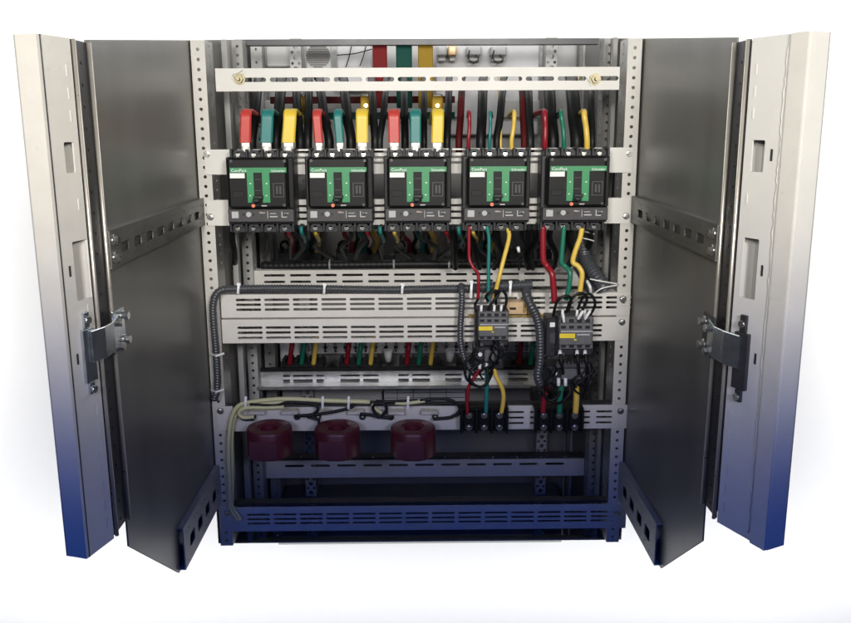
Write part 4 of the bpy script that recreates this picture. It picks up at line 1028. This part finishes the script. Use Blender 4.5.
# ------------------------------------------------------------------ bottom rails
YR3 = 1.80
sl = [(285+26*k, 304+26*k) for k in range(11)]
r = hslot_rail('bottom_rear_rail', 260, 584, 460, 477, YR3, [465], sl, 2.6, 'paint_post', 'grey rail across the back beneath the dark red rings', flange=0.02)
MB().pbox(260, 584, 457, 459.5, YR3-0.03, YR3-0.005).build('dark_lip', 'dark_steel', r)
b = MB()
for k in range(13): b.cyl(P(277+k*24, 457, YR3-0.03), -EY, 0.0025, 0.003, 8)
b.build('rivet', 'screw_zinc', r)
b = MB(); b.pbox(283, 560, 497, 501, 1.98, 2.06, 0.002); tag(b.build('rear_ledge', 'rail_dark', at=P(420, 501, 2.0)), 'narrow pale ledge on the back sheet above the bottom beam', 'ledge')
b = MB(); b.box(PWL[1]+0.001, PWR[0]-0.001, F+0.003, F+0.022, Z(417, 504.5, F), Z(417, 502.5, F)); tag(b.build('cable_tray', 'dark_steel', at=P(420, 504, F)), 'flat dark tray strip on top of the bottom beam', 'tray')
sl = [(247+26.4*k, 270+26.4*k) for k in range(14)]
hslot_rail('bottom_beam', 221, 626, 506, 530, F-0.0035, [513.5, 518, 522.3], sl, 2.2, 'paint_post', 'slotted cream beam across the bottom of the frame', flange=0)
bb = bpy.data.objects['bottom_beam']
for px in (227.5, 617): screw(bb, P(px, 513, F-0.0036), 0.0042)

# right side vertical strips inside (between rear post and front post)
b = MB(); b.box(X(613, 60, 1.68), X(617, 60, 1.68), 1.68, 1.70, BOTB(1.7), TOPB(1.7)); tag(b.build('edge_strip', 'paint_grey', at=(0.4, 1.68, BOT)), 'thin vertical metal strip just inside the right front upright', 'strip')
b = MB(); b.box(X(222, 60, 1.66), X(227.5, 60, 1.66), 1.66, 1.68, BOTB(1.67), TOPB(1.67)); tag(b.build('edge_strip', 'paint_grey', at=(-0.4, 1.66, BOT)), 'thin vertical metal strip just inside the left front upright', 'strip')

# ------------------------------------------------------------------ doors (inner stiles at the picture's edges)
def door(sgn, A, B, lab, cut, slots, seams, m='paint_cream', leaf=None, hinge=None, groove=None, dash=None, grp='open cabinet doors'):
    """A = hinge-side foot, B = outer foot (x, y); features are image-measured on the plane A-B"""
    A3, B3 = Vector((A[0], A[1], 0)), Vector((B[0], B[1], 0))
    u = (B3-A3).normalized(); nrm = Vector((-u.y, u.x, 0))
    if nrm.y < 0: nrm = -nrm                    # away from the viewer
    if nrm.dot(Vector((A[0], A[1], 0))) < 0: nrm = -nrm
    L = (B3-A3).length; h = DTOP-DBOT
    t = thing('cabinet_door', (A[0], A[1], DBOT), lab, 'door', grp)
    hs = []
    for (ax, ay, bx, by) in cut:
        p, q = hit(ax, (ay+by)/2, A, B), hit(bx, (ay+by)/2, A, B)
        z0, z1 = hit((ax+bx)/2, by, A, B).z, hit((ax+bx)/2, ay, A, B).z
        c = ((p+q)/2-A3).dot(u); hs.append((c, (z0+z1)/2-DBOT, min(abs((p-q).dot(u)), 1.98*min(c, L-c)*0.97), z1-z0, 0.002))
    b = MB(); b.plate((A[0], A[1], DBOT), u, EZ, nrm, L, h, hs, 0.002)
    b.obox((A[0], A[1], DBOT), u, EZ, nrm, 0, 0.002, 0, h, 0.002, 0.028)
    b.obox((A[0], A[1], DBOT), u, EZ, nrm, L-0.0015, L, 0, h, 0.002, 0.028)
    b.build('stile', m, t)
    b = MB(); b.obox((A[0], A[1], DBOT), u, EZ, nrm, 0, L, 0, h, 0.0281, 0.030); b.build('shaded_skin', 'paint_grey', t)  # shade inside the cutouts is put into this darker grey
    for (ax, ay, bx, by) in slots:
        p = hit((ax+bx)/2, (ay+by)/2, A, B); z0, z1 = hit(ax, by, A, B).z, hit(ax, ay, A, B).z; w = 0.0028
        c = (p-A3).dot(u)
        b = MB(); b.obox((A[0], A[1], 0), u, EZ, nrm, c-w/2, c+w/2, z0, z1, -0.0008, 0.0); b.build('slot_mark', 'dark_steel', t)
    if dash:
        p = hit(dash, 229, A, B); c = (p-A3).dot(u); b = MB(); z = DBOT+0.02
        while z < DTOP-0.02:
            if not any(abs(z+DBOT-DBOT-(hh[1]+DBOT)) < hh[3]/2+0.02 for hh in hs): b.obox((A[0], A[1], 0), u, EZ, nrm, c-0.0012, c+0.0012, z, z+0.013, -0.0007, -0.0001)
            z += 0.0255
        b.build('lit_slot_row', 'paint_white', t)  # pale strips painted as light coming through slots
    if groove:
        p = hit(groove[0], groove[1], A, B); c = (p-A3).dot(u)
        b = MB(); b.obox((A[0], A[1], DBOT), u, EZ, nrm, c-0.0008, c+0.0008, 0, h, -0.0006, 0.0); b.build('seam', 'dark_steel', t)
    return t, u, nrm, A3
LA = (X(88, 230, YatX(88, 230, XL)), YatX(88, 230, XL)-0.004)
LAe = P(58, 262, 0.925); LBp = (LAe.x, LAe.y)
dl, ul, nl, la = door(-1, LA, LBp, 'left open door edge with square cutouts and a zinc hinge', [(65, 142, 74.5, 173), (74.5, 240, 90.0, 300)], [(69, 266, 70.5, 277), (76.8, 354, 78.3, 365)], [], 'paint_cream', groove=(70, 352), dash=81)
RA = (X(737.2, 230, YatX(737.2, 230, XR)), YatX(737.2, 230, XR)-0.004)
RAe = P(792, 262, 0.93); RBp = (RAe.x, RAe.y)
dr, ur, nr, ra = door(1, RA, RBp, 'right open door edge with square cutouts and a dark hinge', [(751.5, 140, 764, 172), (741.5, 238, 757, 299)], [(771, 149, 772.5, 161), (761.5, 265, 763, 276), (754.5, 353, 756.5, 364)], [], 'paint_white', dash=744.5)
# weld seam on the right door: a lumpy bead
pts = []
random.seed(3)
pz = hit(776, 200, RA, RBp); cc = (pz-ra).dot(ur)
z = DBOT+0.01
while z < DTOP-0.01:
    pts.append(ra+ur*(cc+random.uniform(-0.0012, 0.0012))+EZ*z-nr*0.0005); z += 0.006
MB().tube(pts, 0.0011, 6, raw=True).build('weld_bead', 'paint_white', dr)
b = MB(); b.obox((RA[0], RA[1], DBOT), ur, EZ, nr, cc+0.006, (Vector((RBp[0], RBp[1], 0))-ra).length-0.001, 0, DTOP-DBOT, -0.004, -0.0001); b.build('door_leaf', 'paint_cream', dr)

def hinge(dr_, A, B, u, nrm, A3, box, armx, armpts, bolts, m, sgn, x):
    (ax, ay, bx, by) = box
    p, q = hit(ax, (ay+by)/2, A, B), hit(bx, (ay+by)/2, A, B)
    c0, c1 = sorted(((p-A3).dot(u), (q-A3).dot(u))); z0, z1 = hit(ax, by, A, B).z, hit(ax, ay, A, B).z
    h = z1-z0; cm = (c0+c1)/2; w = c1-c0
    O = Vector((A3.x, A3.y, 0))
    b = MB(); b.obox(O, u, EZ, nrm, c0, c1, z0+h*0.15, z1-h*0.2, -0.006, -0.0002)
    b.obox(O, u, EZ, nrm, cm-w*0.22, cm+w*0.22, z0, z0+h*0.149, -0.005, -0.0002); b.obox(O, u, EZ, nrm, cm-w*0.22, cm+w*0.22, z1-h*0.199, z1, -0.005, -0.0002)
    hg = b.build('hinge', m, dr_, bevel=0.0012)
    for zz in (z0+h*0.06, z1-h*0.1):
        bb = MB(); bb.cyl(O+u*cm+EZ*zz-nrm*0.005, -nrm, 0.0045, 0.003, 12); bb.build('bolt', 'screw_zinc', hg)
    # link arm from the door to the bolted plate on the post
    zc = (z0+z1)/2+h*0.08
    y_in = armpts
    b = MB()
    a0 = O+u*(cm)+EZ*zc-nrm*0.008; a1 = Vector((x-sgn*0.012, (A3.y+y_in)/2, zc)); a2 = Vector((x-sgn*0.010, y_in, zc+0.004))
    b.strap([a0, a0*0.5+a1*0.5-nrm*0.003, a1, a2], EZ, h*0.38, 0.003)
    b.build('link_arm', 'zinc', hg)
    b = MB(); b.box(x-sgn*0.009, x-sgn*0.006, y_in-0.015, y_in+0.026, zc-0.026, zc+0.030); b.box(x-sgn*0.0059, x-sgn*0.0037, y_in-0.01, y_in+0.02, zc-0.02, zc+0.02)
    pl = b.build('bolted_plate', 'zinc' if m == 'zinc' else m, hg, bevel=0.001)
    for (yy, zz) in bolts:
        bb = MB(); c = Vector((x-sgn*0.009, y_in+yy, zc+zz)); bb.cyl(c, -EX*sgn, 0.0072, 0.0016, 18); bb.cyl(c-EX*sgn*0.0016, -EX*sgn, 0.0056, 0.007, 6); bb.build('bolt', 'screw_zinc', hg)
bl = [(0.018, 0.018), (-0.004, 0.014), (0.018, -0.014), (-0.004, -0.018)]
hinge(dl, LA, LBp, ul, nl, la, (81.5, 312, 92.5, 398), None, YN_L-0.004, bl, 'zinc', -1, XL)
hinge(dr, RA, RBp, ur, nr, ra, (736, 312, 750, 400), None, YN_R-0.004, bl, 'dark_steel', 1, XR)

for o in SC.objects:
    if '_o' in o.keys(): del o['_o']
